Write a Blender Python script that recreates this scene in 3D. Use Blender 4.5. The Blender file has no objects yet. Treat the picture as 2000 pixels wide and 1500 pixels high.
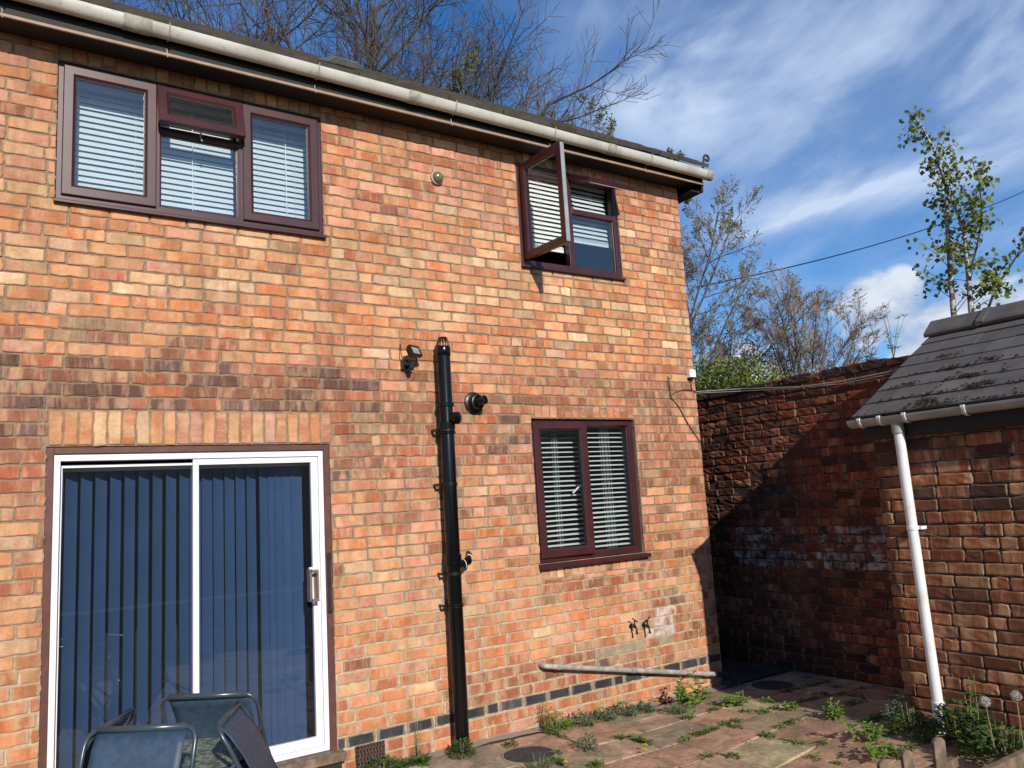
import bpy, math, random
from mathutils import Vector, Matrix, Euler
R = math.radians
scene = bpy.context.scene
col = scene.collection

# ------------------------------------------------------------------ camera
CAM = Vector((0.0, -5.5, 1.79))
yaw, pitch, roll = R(33.8365), R(8.4091), R(-3.466)
fw = Vector((math.sin(yaw)*math.cos(pitch), math.cos(yaw)*math.cos(pitch), math.sin(pitch)))
r0 = fw.cross(Vector((0, 0, 1))).normalized(); u0 = r0.cross(fw)
rr = math.cos(roll)*r0 + math.sin(roll)*u0; uu = -math.sin(roll)*r0 + math.cos(roll)*u0
cd = bpy.data.cameras.new('camera'); cam = bpy.data.objects.new('camera', cd); col.objects.link(cam)
m = Matrix((( rr.x, uu.x, -fw.x, CAM.x), (rr.y, uu.y, -fw.y, CAM.y), (rr.z, uu.z, -fw.z, CAM.z), (0, 0, 0, 1)))
cam.matrix_world = m
cd.sensor_width = 36; cd.lens = 1550.17*36/2000; cd.clip_start = 0.05; cd.clip_end = 3000
scene.camera = cam

# ------------------------------------------------------------------ light
SD = Vector((0.185, 1.0, -0.50)).normalized()       # direction the sunlight travels
sd = bpy.data.lights.new('sun', 'SUN'); sun = bpy.data.objects.new('sun', sd); col.objects.link(sun)
sd.energy = 4.9; sd.angle = R(0.5); sd.color = (1.0, 0.93, 0.83)
sun.rotation_euler = SD.to_track_quat('-Z', 'Y').to_euler()
sun.location = (-2, -20, 12)
w = bpy.data.worlds.new('World'); scene.world = w; w.use_nodes = True
nt = w.node_tree; nt.nodes.clear()
def N(nt, t, **k):
    n = nt.nodes.new(t)
    for a, b in k.items():
        if a[0] == 'i' and a[1:].isdigit(): n.inputs[int(a[1:])].default_value = b
        else: setattr(n, a, b)
    return n
def L(nt, a, b, ia=0, ib=0): nt.links.new(a.outputs[ia], b.inputs[ib])
def ramp(nt, src, p0, p1, c0=(0,0,0,1), c1=(1,1,1,1), out=0, mode='EASE'):
    n = nt.nodes.new('ShaderNodeValToRGB'); n.color_ramp.interpolation = mode
    e = n.color_ramp.elements; e[0].position = p0; e[0].color = c0; e[1].position = p1; e[1].color = c1
    nt.links.new(src.outputs[out], n.inputs[0]); return n
def mth(nt, op, a, b=None, c=None, clamp=False):
    n = nt.nodes.new('ShaderNodeMath'); n.operation = op; n.use_clamp = clamp
    for i, v in enumerate((a, b, c)):
        if v is None: continue
        if isinstance(v, (int, float)): n.inputs[i].default_value = v
        elif isinstance(v, tuple): nt.links.new(v[0].outputs[v[1]], n.inputs[i])
        else: nt.links.new(v.outputs[0], n.inputs[i])
    return n
def mixc(nt, fac, a, b, mode='MIX'):
    n = nt.nodes.new('ShaderNodeMix'); n.data_type = 'RGBA'; n.blend_type = mode
    for i, v in ((0, fac), (6, a), (7, b)):
        if isinstance(v, (int, float)): n.inputs[i].default_value = v
        elif isinstance(v, tuple) and len(v) == 4: n.inputs[i].default_value = v
        elif isinstance(v, tuple): nt.links.new(v[0].outputs[v[1]], n.inputs[i])
        elif v.bl_idname == 'ShaderNodeMix': nt.links.new(v.outputs[2], n.inputs[i])
        else: nt.links.new(v.outputs[0], n.inputs[i])
    return n
def build_world():
    sky = N(nt, 'ShaderNodeTexSky', sky_type='NISHITA', sun_disc=False)
    sky.sun_elevation = math.asin(-SD.z)
    sky.sun_rotation = math.atan2(-SD.x, -SD.y) % (2*math.pi)
    sky.altitude = 100; sky.air_density = 1.0; sky.dust_density = 0.3; sky.ozone_density = 2.5
    hs = N(nt, 'ShaderNodeHueSaturation'); hs.inputs['Saturation'].default_value = 1.28; hs.inputs['Value'].default_value = 1.42
    L(nt, sky, hs, 0, 4)
    hs0 = hs; hs = mixc(nt, 1.0, hs0, (.80, 1.0, 1.22, 1), 'MULTIPLY')
    tc = N(nt, 'ShaderNodeTexCoord'); sep = N(nt, 'ShaderNodeSeparateXYZ'); L(nt, tc, sep)
    # planar projection on a cloud layer
    den = mth(nt, 'ADD', (sep, 2), 0.22); den = mth(nt, 'MAXIMUM', den, 0.05)
    px = mth(nt, 'DIVIDE', (sep, 0), den); py = mth(nt, 'DIVIDE', (sep, 1), den)
    cb = N(nt, 'ShaderNodeCombineXYZ'); L(nt, px, cb, 0, 0); L(nt, py, cb, 0, 1)
    def noise(scale, rot, loc, detail=6, rough=.55, dist=.6, ns=2.0):
        m0 = N(nt, 'ShaderNodeMapping'); m0.inputs['Rotation'].default_value = (0, 0, R(rot)); L(nt, cb, m0)
        mp = N(nt, 'ShaderNodeMapping'); mp.inputs['Scale'].default_value = (scale[0], scale[1], 1); mp.inputs['Location'].default_value = loc
        L(nt, m0, mp)
        t = N(nt, 'ShaderNodeTexNoise'); t.inputs['Scale'].default_value = ns; t.inputs['Detail'].default_value = detail
        t.inputs['Roughness'].default_value = rough; t.inputs['Distortion'].default_value = dist
        L(nt, mp, t); return t
    def blob(az, el, rad, soft):
        d = Vector((math.sin(R(az))*math.cos(R(el)), math.cos(R(az))*math.cos(R(el)), math.sin(R(el))))
        vm = N(nt, 'ShaderNodeVectorMath', operation='DOT_PRODUCT'); L(nt, tc, vm); vm.inputs[1].default_value = d
        mr = N(nt, 'ShaderNodeMapRange'); mr.inputs[1].default_value = math.cos(R(rad+soft)); mr.inputs[2].default_value = math.cos(R(max(rad-soft, 0)))
        mr.interpolation_type = 'SMOOTHSTEP'; nt.links.new(vm.outputs['Value'], mr.inputs[0]); return mr
    # soft broad veil
    a = noise((1.0, 1.55), -74, (4.3, 6.1, 0), 8, .54, .35, 2.6); ra = ramp(nt, a, .36, .72)
    b = noise((1.0, 3.6), -75, (1.0, 7.7, 0), 8, .55, .5, 2.2); rb = ramp(nt, b, .42, .72)
    reg = blob(62, 34, 14, 11); reg2 = blob(47, 28.5, 2.6, 3.4)
    v1 = mth(nt, 'MULTIPLY', ra, reg); v1 = mth(nt, 'MULTIPLY', v1, .60)
    v2 = mth(nt, 'MULTIPLY', rb, reg); v2 = mth(nt, 'MULTIPLY', v2, .14)
    v0 = mth(nt, 'MULTIPLY', reg, .22)
    v3 = mth(nt, 'MULTIPLY', reg2, .55); v3 = mth(nt, 'MULTIPLY', v3, ra)
    s = mth(nt, 'ADD', v1, v2); s = mth(nt, 'ADD', s, v0); s = mth(nt, 'ADD', s, v3)
    # faint veil elsewhere
    gen = mth(nt, 'MULTIPLY', ra, .14); s = mth(nt, 'ADD', s, gen)
    # long thin streak low in the sky, a great-circle band
    def streak(az1, el1, az2, el2, width, amt, azc, elc, rad):
        f = lambda az, el: Vector((math.sin(R(az))*math.cos(R(el)), math.cos(R(az))*math.cos(R(el)), math.sin(R(el))))
        n = f(az1, el1).cross(f(az2, el2)).normalized()
        vm = N(nt, 'ShaderNodeVectorMath', operation='DOT_PRODUCT'); L(nt, tc, vm); vm.inputs[1].default_value = n
        wob = mth(nt, 'SUBTRACT', b, .5); wob = mth(nt, 'MULTIPLY', wob, .045)
        d = mth(nt, 'ADD', (vm, 1), wob); d = mth(nt, 'ABSOLUTE', d)
        d = mth(nt, 'DIVIDE', d, width); d = mth(nt, 'SUBTRACT', 1.0, d, clamp=True); d = mth(nt, 'POWER', d, 1.4)
        g = blob(azc, elc, rad, rad*.75); d = mth(nt, 'MULTIPLY', d, g); return mth(nt, 'MULTIPLY', d, amt)
    s = mth(nt, 'ADD', s, streak(53, 18.2, 63, 18.4, .032, .62, 59, 18.4, 7))
    s = mth(nt, 'ADD', s, streak(53, 17.6, 63, 19.2, .010, .5, 58, 18.6, 6))
    s = mth(nt, 'MULTIPLY', s, .95, clamp=True)
    cirrus = mixc(nt, s, hs, (7.2, 8.8, 11.6, 1))
    # small cumulus low over the garden wall
    c = N(nt, 'ShaderNodeTexNoise'); c.inputs['Scale'].default_value = 12; c.inputs['Detail'].default_value = 8; c.inputs['Distortion'].default_value = .3
    mp = N(nt, 'ShaderNodeMapping'); mp.inputs['Scale'].default_value = (1, 1, 1.7); L(nt, tc, mp); L(nt, mp, c)
    tot = None
    for az, el, rad in ((58.6, 11.0, 2.5), (60.6, 11.3, 2.0), (62.6, 8.6, 3.0), (65, 9.2, 3.2), (67.5, 8.0, 3.5), (71.0, 12.0, 2.6), (50, 5, 4), (30, 6, 5), (80, 8, 5)):
        g = blob(az, el, rad*.7, rad*.95)
        tot = g if tot is None else mth(nt, 'MAXIMUM', tot, g)
    cu = mth(nt, 'MULTIPLY_ADD', tot, .55, c); cu = ramp(nt, cu, .80, 1.02)
    shade = ramp(nt, c, .35, .62, (5.4, 6.4, 8.4, 1), (10.5, 11, 11.8, 1))
    fin = mixc(nt, mth(nt, 'MULTIPLY', cu, .85), cirrus, shade)
    bg = N(nt, 'ShaderNodeBackground'); bg.inputs[1].default_value = 0.08; L(nt, fin, bg, 2, 0)
    out = N(nt, 'ShaderNodeOutputWorld'); L(nt, bg, out)
build_world()
scene.view_settings.view_transform = 'Standard'; scene.view_settings.look = 'None'
scene.view_settings.gamma = 1; scene.view_settings.exposure = 0.0
scene.cycles.max_bounces = 8; scene.cycles.transparent_max_bounces = 16

# ------------------------------------------------------------------ helpers
class MB:
    def __init__(s): s.v = []; s.f = []; s.m = []
    def add(s, vs, fs, mi=0):
        o = len(s.v); s.v += [tuple(p) for p in vs]; s.f += [tuple(i+o for i in f) for f in fs]; s.m += [mi]*len(fs)
    def box(s, x0, x1, y0, y1, z0, z1, M=None, mi=0):
        vs = [Vector((x, y, z)) for x in (x0, x1) for y in (y0, y1) for z in (z0, z1)]
        if M is not None: vs = [M @ v for v in vs]
        s.add(vs, [(0,1,3,2),(4,6,7,5),(0,4,5,1),(2,3,7,6),(0,2,6,4),(1,5,7,3)], mi)
    def tube(s, pts, rad, n=10, caps=True, mi=0, arc=None):
        pts = [Vector(p) for p in pts]
        if isinstance(rad, (int, float)): rad = [rad]*len(pts)
        vs = []; t = (pts[1]-pts[0]).normalized()
        nx = t.orthogonal().normalized()
        for i, p in enumerate(pts):
            if i == 0: t = pts[1]-pts[0]
            elif i == len(pts)-1: t = pts[-1]-pts[-2]
            else: t = (pts[i+1]-p).normalized()+(p-pts[i-1]).normalized()
            if t.length < 1e-9: t = Vector((0,0,1))
            t.normalize(); nx = (nx - t*nx.dot(t))
            if nx.length < 1e-6: nx = t.orthogonal()
            nx.normalize(); ny = t.cross(nx)
            for k in range(n):
                a = 2*math.pi*k/n; vs.append(p + (nx*math.cos(a)+ny*math.sin(a))*rad[i])
        fs = [(i*n+k, i*n+(k+1) % n, (i+1)*n+(k+1) % n, (i+1)*n+k) for i in range(len(pts)-1) for k in range(n)]
        if caps: fs += [tuple(range(n-1, -1, -1)), tuple((len(pts)-1)*n+k for k in range(n))]
        s.add(vs, fs, mi)
    def lathe(s, prof, M=None, n=24, mi=0):       # prof: (r, z) list round local z
        vs = []
        for r, z in prof:
            for k in range(n):
                a = 2*math.pi*k/n; v = Vector((r*math.cos(a), r*math.sin(a), z)); vs.append(M @ v if M is not None else v)
        fs = [(i*n+k, i*n+(k+1) % n, (i+1)*n+(k+1) % n, (i+1)*n+k) for i in range(len(prof)-1) for k in range(n)]
        if prof[0][0] > 1e-5: fs.append(tuple(range(n-1, -1, -1)))
        if prof[-1][0] > 1e-5: fs.append(tuple((len(prof)-1)*n+k for k in range(n)))
        s.add(vs, fs, mi)
    def frame(s, x0, x1, z0, z1, prof, M=None, mi=0):   # mitred frame; prof: closed list (inset, y)
        n = len(prof); vs = []
        for d, y in prof:
            for x, z in ((x0+d, z0+d), (x1-d, z0+d), (x1-d, z1-d), (x0+d, z1-d)):
                v = Vector((x, y, z)); vs.append(M @ v if M is not None else v)
        fs = []
        for i in range(n):
            j = (i+1) % n
            for k in range(4):
                k2 = (k+1) % 4; fs.append((i*4+k, i*4+k2, j*4+k2, j*4+k))
        s.add(vs, fs, mi)
    def build(s, name, mats, parent=None, smooth=False, bevel=0, label=None, sm_angle=None):
        me = bpy.data.meshes.new(name); me.from_pydata(s.v, [], s.f)
        if not isinstance(mats, (list, tuple)): mats = [mats]
        for mm in mats: me.materials.append(mm)
        if len(mats) > 1: me.polygons.foreach_set('material_index', s.m)
        import bmesh
        bm = bmesh.new(); bm.from_mesh(me); bmesh.ops.recalc_face_normals(bm, faces=bm.faces); bm.to_mesh(me); bm.free()
        if smooth:
            me.polygons.foreach_set('use_smooth', [True]*len(me.polygons))
            if sm_angle: me.set_sharp_from_angle(angle=R(sm_angle))
        me.update()
        o = bpy.data.objects.new(name, me); col.objects.link(o)
        if parent is not None: o.parent = parent
        if bevel:
            b = o.modifiers.new('bevel', 'BEVEL'); b.width = bevel; b.segments = 2; b.limit_method = 'ANGLE'; b.angle_limit = R(40)
            b.harden_normals = False
        if label: o['label'] = label
        return o
def tag(o, label, cat, group=None):
    o['label'] = label; o['category'] = cat
    if group: o['group'] = group
    return o
def empty(name, loc, label, cat, group=None, rot=(0, 0, 0)):
    o = bpy.data.objects.new(name, None); col.objects.link(o); o.location = loc; o.rotation_euler = rot
    o.empty_display_size = .1
    return tag(o, label, cat, group)

# ------------------------------------------------------------------ materials
def mat(name): 
    mm = bpy.data.materials.new(name); mm.use_nodes = True; t = mm.node_tree
    return mm, t, t.nodes['Principled BSDF']
def simple(name, c, rough=.5, metal=0, var=.15, scale=12, bump=.0, bscale=60, c2=None, th=(.35, .7), spec=.5, coat=0):
    mm, t, p = mat(name)
    tc = N(t, 'ShaderNodeTexCoord'); n = N(t, 'ShaderNodeTexNoise'); n.inputs['Scale'].default_value = scale
    n.inputs['Detail'].default_value = 6; n.inputs['Roughness'].default_value = .6; L(t, tc, n, 3, 0)
    c = (*c, 1); b = (*c2, 1) if c2 else tuple(max(0, x*(1-var*2)) for x in c[:3])+(1,)
    r = ramp(t, n, th[0], th[1], b, c); L(t, r, p, 0, 0)
    p.inputs['Roughness'].default_value = rough; p.inputs['Metallic'].default_value = metal
    p.inputs['Specular IOR Level'].default_value = spec; p.inputs['Coat Weight'].default_value = coat
    if bump:
        n2 = N(t, 'ShaderNodeTexNoise'); n2.inputs['Scale'].default_value = bscale; n2.inputs['Detail'].default_value = 5; L(t, tc, n2, 3, 0)
        bp = N(t, 'ShaderNodeBump'); bp.inputs['Strength'].default_value = bump; bp.inputs['Distance'].default_value = .01
        L(t, n2, bp, 0, 2); L(t, bp, p, 0, 5) if False else t.links.new(bp.outputs[0], p.inputs['Normal'])
    return mm
def brick_mat(name, bump=.35, edge=.5, soot=0.0, lowsmear=0.0):
    mm, t, p = mat(name)
    at = N(t, 'ShaderNodeAttribute', attribute_name='bc')
    uv = N(t, 'ShaderNodeUVMap', uv_map='brick'); uv2 = N(t, 'ShaderNodeUVMap', uv_map='cell')
    def ns(sc, scale, detail=5, src=uv, so=0):
        mp = N(t, 'ShaderNodeMapping'); mp.inputs['Scale'].default_value = (*sc, 1); L(t, src, mp, so, 0)
        n = N(t, 'ShaderNodeTexNoise'); n.inputs['Scale'].default_value = scale; n.inputs['Detail'].default_value = detail
        n.inputs['Roughness'].default_value = .6; L(t, mp, n); return n
    tc = N(t, 'ShaderNodeTexCoord')
    lum = N(t, 'ShaderNodeRGBToBW'); L(t, at, lum); lm = ramp(t, lum, .05, .13)
    bands = ramp(t, ns((11, 2.2), 1, 3), .48, .60)                 # pale and dark kiss marks across a brick
    bands2 = ramp(t, ns((7, 4), 1, 3), .42, .62)
    streak = ramp(t, ns((46, 5), 1, 3), .50, .64)
    blot = ramp(t, ns((9, 22), 1, 4), .48, .62)
    c = mixc(t, mth(t, 'MULTIPLY', mth(t, 'MULTIPLY', bands, .60), lm), at, (.62, .385, .225, 1))
    c = mixc(t, mth(t, 'MULTIPLY', mth(t, 'MULTIPLY', streak, .20), lm), c, (.60, .42, .28, 1))
    dk = mixc(t, 1.0, c, (.72, .60, .52, 1), 'MULTIPLY')
    c = mixc(t, mth(t, 'MULTIPLY', bands2, .68), c, dk)
    pk = mixc(t, 1.0, c, (1.10, .92, .98, 1), 'MULTIPLY'); c = mixc(t, blot, c, pk)
    fine = ramp(t, ns((1, 1), 70, 6), .28, .72, (.88, .87, .86, 1), (1.10, 1.09, 1.08, 1))
    c = mixc(t, 1.0, c, fine, 'MULTIPLY')
    wea = ramp(t, ns((1, 1), 1.7, 8, tc, 3), .36, .64, (.84, .83, .82, 1), (1.02, 1.02, 1.03, 1)); c = mixc(t, 1.0, c, wea, 'MULTIPLY')
    mps = N(t, 'ShaderNodeMapping'); mps.inputs['Scale'].default_value = (7, 7, .55); L(t, tc, mps, 3, 0); nst = N(t, 'ShaderNodeTexNoise'); nst.inputs['Scale'].default_value = 1; nst.inputs['Detail'].default_value = 6; L(t, mps, nst)
    rst = ramp(t, nst, .54, .70); c = mixc(t, mth(t, 'MULTIPLY', rst, .30), c, (.17, .105, .07, 1))
    c = mixc(t, 1.0, c, (1.0, 1.0, .97, 1), 'MULTIPLY')
    grime = ramp(t, ns((1, 1.6), 22, 5), .60, .74)                # small sooty blotches
    c = mixc(t, mth(t, 'MULTIPLY', grime, .48), c, (.15, .105, .075, 1))
    # mortar smeared over the arrises
    s2 = N(t, 'ShaderNodeSeparateXYZ'); L(t, uv2, s2)
    ex = mth(t, 'ABSOLUTE', (s2, 0)); ez = mth(t, 'ABSOLUTE', (s2, 1)); em = mth(t, 'MAXIMUM', ex, ez)
    en = ns((1, 1), 38, 4); e = mth(t, 'ADD', em, mth(t, 'MULTIPLY', en, .34))
    er = ramp(t, e, 1.06, 1.17)   # clamps at 1 in the ramp: rescaled next
    spz = N(t, 'ShaderNodeSeparateXYZ'); L(t, tc, spz, 3, 0)
    zn = ns((1, 1), 1.3, 4, tc, 3); zone = ramp(t, mth(t, 'SUBTRACT', zn, mth(t, 'MULTIPLY', (spz, 2), .10)), .22, .46)   # repointed, smeared areas, mostly low down
    e2 = mth(t, 'SUBTRACT', e, .70); e2 = mth(t, 'ADD', e2, mth(t, 'MULTIPLY', zone, lowsmear)); er = ramp(t, e2, .33, .47)
    mc_ = mixc(t, zone, (.25, .175, .11, 1), (.44, .345, .23, 1))
    c = mixc(t, mth(t, 'MULTIPLY', er, edge), c, mc_)
    if lowsmear:
        sm_ = ramp(t, ns((1, 1), 13, 7, tc, 3), .55, .68); c = mixc(t, mth(t, 'MULTIPLY', mth(t, 'MULTIPLY', mth(t, 'MULTIPLY', sm_, zone), lm), .55), c, (.46, .36, .235, 1))
    # pale salt and paint
    sn = ns((1, 1), 11, 9, tc, 3); sa = mth(t, 'ADD', mth(t, 'SUBTRACT', sn, .62), (at, 3)) if False else mth(t, 'SUBTRACT', mth(t, 'ADD', sn, (at, 3)), 1.0)
    sr = ramp(t, sa, .0, .22); c = mixc(t, mth(t, 'MULTIPLY', sr, .72), c, (.60, .56, .52, 1))
    if soot:
        sg = ramp(t, ns((1, 1), 1.6, 5, tc, 3), .42, .66)
        c = mixc(t, mth(t, 'MULTIPLY', sg, soot), c, (.035, .024, .018, 1))
    t.links.new(c.outputs[2], p.inputs['Base Color'])
    p.inputs['Roughness'].default_value = .9; p.inputs['Specular IOR Level'].default_value = .25
    b1 = ns((1, 1), 45, 7); b2 = ns((1, 1), 210, 3); bb = mth(t, 'ADD', b1, mth(t, 'MULTIPLY', b2, .35))
    bp = N(t, 'ShaderNodeBump'); bp.inputs['Strength'].default_value = bump; bp.inputs['Distance'].default_value = .012
    L(t, bb, bp, 0, 2); t.links.new(bp.outputs[0], p.inputs['Normal'])
    return mm
M_brick = brick_mat('brick', .30, .55, 0.0, .10)
M_obrick = brick_mat('old_brick', .75, .45, .55)
M_sbrick = brick_mat('outhouse_brick', .45, .35, .25)
def mortar_mat():
    mm, t, p = mat('mortar'); tc = N(t, 'ShaderNodeTexCoord'); sp_ = N(t, 'ShaderNodeSeparateXYZ'); L(t, tc, sp_, 3, 0)
    n = N(t, 'ShaderNodeTexNoise'); n.inputs['Scale'].default_value = 1.8; n.inputs['Detail'].default_value = 6; L(t, tc, n, 3, 0)
    h = mth(t, 'MULTIPLY_ADD', n, 2.6, mth(t, 'MULTIPLY', (sp_, 2), 1.0)); r = ramp(t, mth(t, 'DIVIDE', h, 6.0), .34, .50, (.50, .39, .26, 1), (.285, .185, .115, 1))
    n2 = N(t, 'ShaderNodeTexNoise'); n2.inputs['Scale'].default_value = 22; n2.inputs['Detail'].default_value = 6; L(t, tc, n2, 3, 0)
    r2 = ramp(t, n2, .3, .7, (.72, .72, .72, 1), (1.1, 1.1, 1.1, 1)); c = mixc(t, 1.0, r, r2, 'MULTIPLY'); t.links.new(c.outputs[2], p.inputs['Base Color'])
    p.inputs['Roughness'].default_value = .95; b = N(t, 'ShaderNodeTexNoise'); b.inputs['Scale'].default_value = 120; L(t, tc, b, 3, 0)
    bp = N(t, 'ShaderNodeBump'); bp.inputs['Strength'].default_value = .6; bp.inputs['Distance'].default_value = .01; L(t, b, bp, 0, 2); t.links.new(bp.outputs[0], p.inputs['Normal']); return mm
M_mortar = mortar_mat()
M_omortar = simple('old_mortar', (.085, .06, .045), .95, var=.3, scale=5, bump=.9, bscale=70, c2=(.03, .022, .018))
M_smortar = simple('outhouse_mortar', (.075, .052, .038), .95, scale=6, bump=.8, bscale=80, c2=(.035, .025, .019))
M_render = simple('patch_mortar', (.36, .30, .20), .95, scale=14, bump=.5, bscale=90, c2=(.25, .20, .13))
M_upvc = simple('rosewood_pvc', (.062, .015, .016), .38, var=.12, scale=6, bump=.05, bscale=220, c2=(.042, .012, .013), spec=.5)
M_upvc_dk = simple('rosewood_gasket', (.012, .006, .007), .5)
M_white = simple('white_pvc', (.78, .79, .79), .35, scale=5, c2=(.60, .59, .54), th=(.28, .52))
M_alu = simple('white_aluminium', (.80, .81, .82), .32, var=.03, scale=3)
M_handle = simple('grey_metal', (.42, .43, .42), .4, .3, var=.1)
M_brownmetal = simple('brown_metal', (.25, .20, .17), .4, .4, var=.1)
M_bwood = simple('brown_stained_timber', (.13, .040, .028), .55, scale=14, c2=(.085, .030, .022), bump=.15)
M_wwood = simple('weathered_timber', (.24, .17, .115), .9, scale=18, c2=(.11, .075, .05), bump=.6, bscale=70)
M_dkwood = simple('dark_timber', (.016, .011, .009), .7, scale=10, bump=.1)
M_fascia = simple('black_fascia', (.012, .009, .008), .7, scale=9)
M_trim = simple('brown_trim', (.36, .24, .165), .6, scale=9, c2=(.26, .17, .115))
M_black = simple('black_pvc', (.004, .004, .0045), .20, var=.1, scale=30, spec=.35)
M_blackm = simple('black_plastic', (.007, .007, .0075), .38, var=.1)
M_grey = simple('grey_pvc', (.42, .41, .38), .5, scale=14, c2=(.25, .23, .20), bump=.08)
M_iron = simple('cast_iron', (.055, .055, .052), .75, scale=20, c2=(.03, .03, .03), bump=.5, bscale=60)
M_cement = simple('cement', (.30, .215, .15), .95, scale=18, c2=(.24, .20, .16), bump=.6, bscale=60)
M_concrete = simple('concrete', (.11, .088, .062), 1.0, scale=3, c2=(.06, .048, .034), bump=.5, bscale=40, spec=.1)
M_blue = simple('blue_louvre', (.044, .096, .215), .8, var=.06, scale=4)
M_blind = simple('white_blind', (.72, .74, .74), .5, var=.02)
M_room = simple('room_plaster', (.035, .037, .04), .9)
M_curtain = simple('pale_curtain', (.26, .33, .33), .9, var=.1)
M_chair = simple('grey_blue_tube', (.055, .078, .098), .30, .25, var=.05, spec=.6)
M_sling = simple('grey_blue_sling', (.040, .072, .125), .55, scale=25, c2=(.028, .050, .080), bump=.1, bscale=400)
M_beige = simple('sensor_brass', (.22, .19, .10), .25, .2)
M_cream = simple('cream_plastic', (.55, .47, .33), .5)
M_lens = simple('lamp_reflector', (.55, .56, .56), .15, .6)
M_soil = simple('soil', (.10, .075, .05), .95, scale=2, c2=(.05, .04, .03), bump=.6)
def gutter_mat():
    mm, t, p = mat('gutter_pvc')
    tc = N(t, 'ShaderNodeTexCoord'); n = N(t, 'ShaderNodeTexNoise'); n.inputs['Scale'].default_value = 3; n.inputs['Detail'].default_value = 8; L(t, tc, n, 3, 0)
    r = ramp(t, n, .42, .72, (.54, .51, .45, 1), (.38, .35, .29, 1))
    n2 = N(t, 'ShaderNodeTexNoise'); n2.inputs['Scale'].default_value = 45; n2.inputs['Detail'].default_value = 4; L(t, tc, n2, 3, 0)
    r2 = ramp(t, n2, .60, .70); c = mixc(t, mth(t, 'MULTIPLY', r2, .35), r, (.12, .12, .08, 1)); t.links.new(c.outputs[2], p.inputs['Base Color'])
    p.inputs['Roughness'].default_value = .42; return mm
M_gutter = gutter_mat()
M_sgutter = simple('pale_gutter', (.36, .35, .31), .4, scale=5, c2=(.27, .26, .22))
def tile_mat(name, c, c2, moss, mossc):
    mm, t, p = mat(name)
    tc = N(t, 'ShaderNodeTexCoord'); n = N(t, 'ShaderNodeTexNoise'); n.inputs['Scale'].default_value = 7; n.inputs['Detail'].default_value = 8; L(t, tc, n, 3, 0)
    r = ramp(t, n, .3, .7, (*c2, 1), (*c, 1))
    at = N(t, 'ShaderNodeAttribute', attribute_name='bc'); cc = mixc(t, 1, r, (at, 0), 'MULTIPLY')
    n2 = N(t, 'ShaderNodeTexNoise'); n2.inputs['Scale'].default_value = 11; n2.inputs['Detail'].default_value = 9; n2.inputs['Roughness'].default_value = .7; L(t, tc, n2, 3, 0)
    r2 = ramp(t, n2, moss, moss+.10); cc = mixc(t, r2, cc, (*mossc, 1))
    n3 = N(t, 'ShaderNodeTexNoise'); n3.inputs['Scale'].default_value = 30; n3.inputs['Detail'].default_value = 2; L(t, tc, n3, 3, 0)
    r3 = ramp(t, n3, .735, .76); cc = mixc(t, r3, cc, (.32, .32, .29, 1))
    t.links.new(cc.outputs[2], p.inputs['Base Color']); p.inputs['Roughness'].default_value = .85
    b = N(t, 'ShaderNodeTexNoise'); b.inputs['Scale'].default_value = 120; b.inputs['Detail'].default_value = 6; L(t, tc, b, 3, 0)
    hh = mth(t, 'ADD', b, mth(t, 'MULTIPLY', r2, 1.2)); bp = N(t, 'ShaderNodeBump'); bp.inputs['Strength'].default_value = .5; bp.inputs['Distance'].default_value = .006
    L(t, hh, bp, 0, 2); t.links.new(bp.outputs[0], p.inputs['Normal']); return mm
M_tile = tile_mat('roof_tile', (.105, .090, .075), (.06, .052, .045), .50, (.075, .065, .025))
M_stile = tile_mat('outhouse_tile', (.108, .096, .088), (.082, .073, .068), .72, (.05, .035, .022))
def slab_mat():
    mm, t, p = mat('sandstone_slab')
    at = N(t, 'ShaderNodeAttribute', attribute_name='bc'); tc = N(t, 'ShaderNodeTexCoord')
    n = N(t, 'ShaderNodeTexNoise'); n.inputs['Scale'].default_value = 3.2; n.inputs['Detail'].default_value = 8; n.inputs['Distortion'].default_value = 1.2; L(t, tc, n, 3, 0)
    r = ramp(t, n, .35, .68, (.66, .68, .62, 1), (1.18, 1.1, 1.05, 1)); c = mixc(t, 1, (at, 0), r, 'MULTIPLY')
    n2 = N(t, 'ShaderNodeTexNoise'); n2.inputs['Scale'].default_value = 26; n2.inputs['Detail'].default_value = 8; L(t, tc, n2, 3, 0)
    r2 = ramp(t, n2, .35, .7, (.78, .78, .78, 1), (1.12, 1.12, 1.12, 1)); c = mixc(t, 1, c, r2, 'MULTIPLY')
    n4 = N(t, 'ShaderNodeTexNoise'); n4.inputs['Scale'].default_value = 2.1; n4.inputs['Detail'].default_value = 9; n4.inputs['Roughness'].default_value = .7; L(t, tc, n4, 3, 0)
    r4 = ramp(t, n4, .55, .72); c = mixc(t, mth(t, 'MULTIPLY', r4, .5), c, (.10, .085, .055, 1))
    t.links.new(c.outputs[2], p.inputs['Base Color']); p.inputs['Roughness'].default_value = .85
    b = N(t, 'ShaderNodeTexNoise'); b.inputs['Scale'].default_value = 14; b.inputs['Detail'].default_value = 9; L(t, tc, b, 3, 0)
    bp = N(t, 'ShaderNodeBump'); bp.inputs['Strength'].default_value = .7; bp.inputs['Distance'].default_value = .02
    L(t, b, bp, 0, 2); t.links.new(bp.outputs[0], p.inputs['Normal']); return mm
M_slab = slab_mat()
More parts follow.
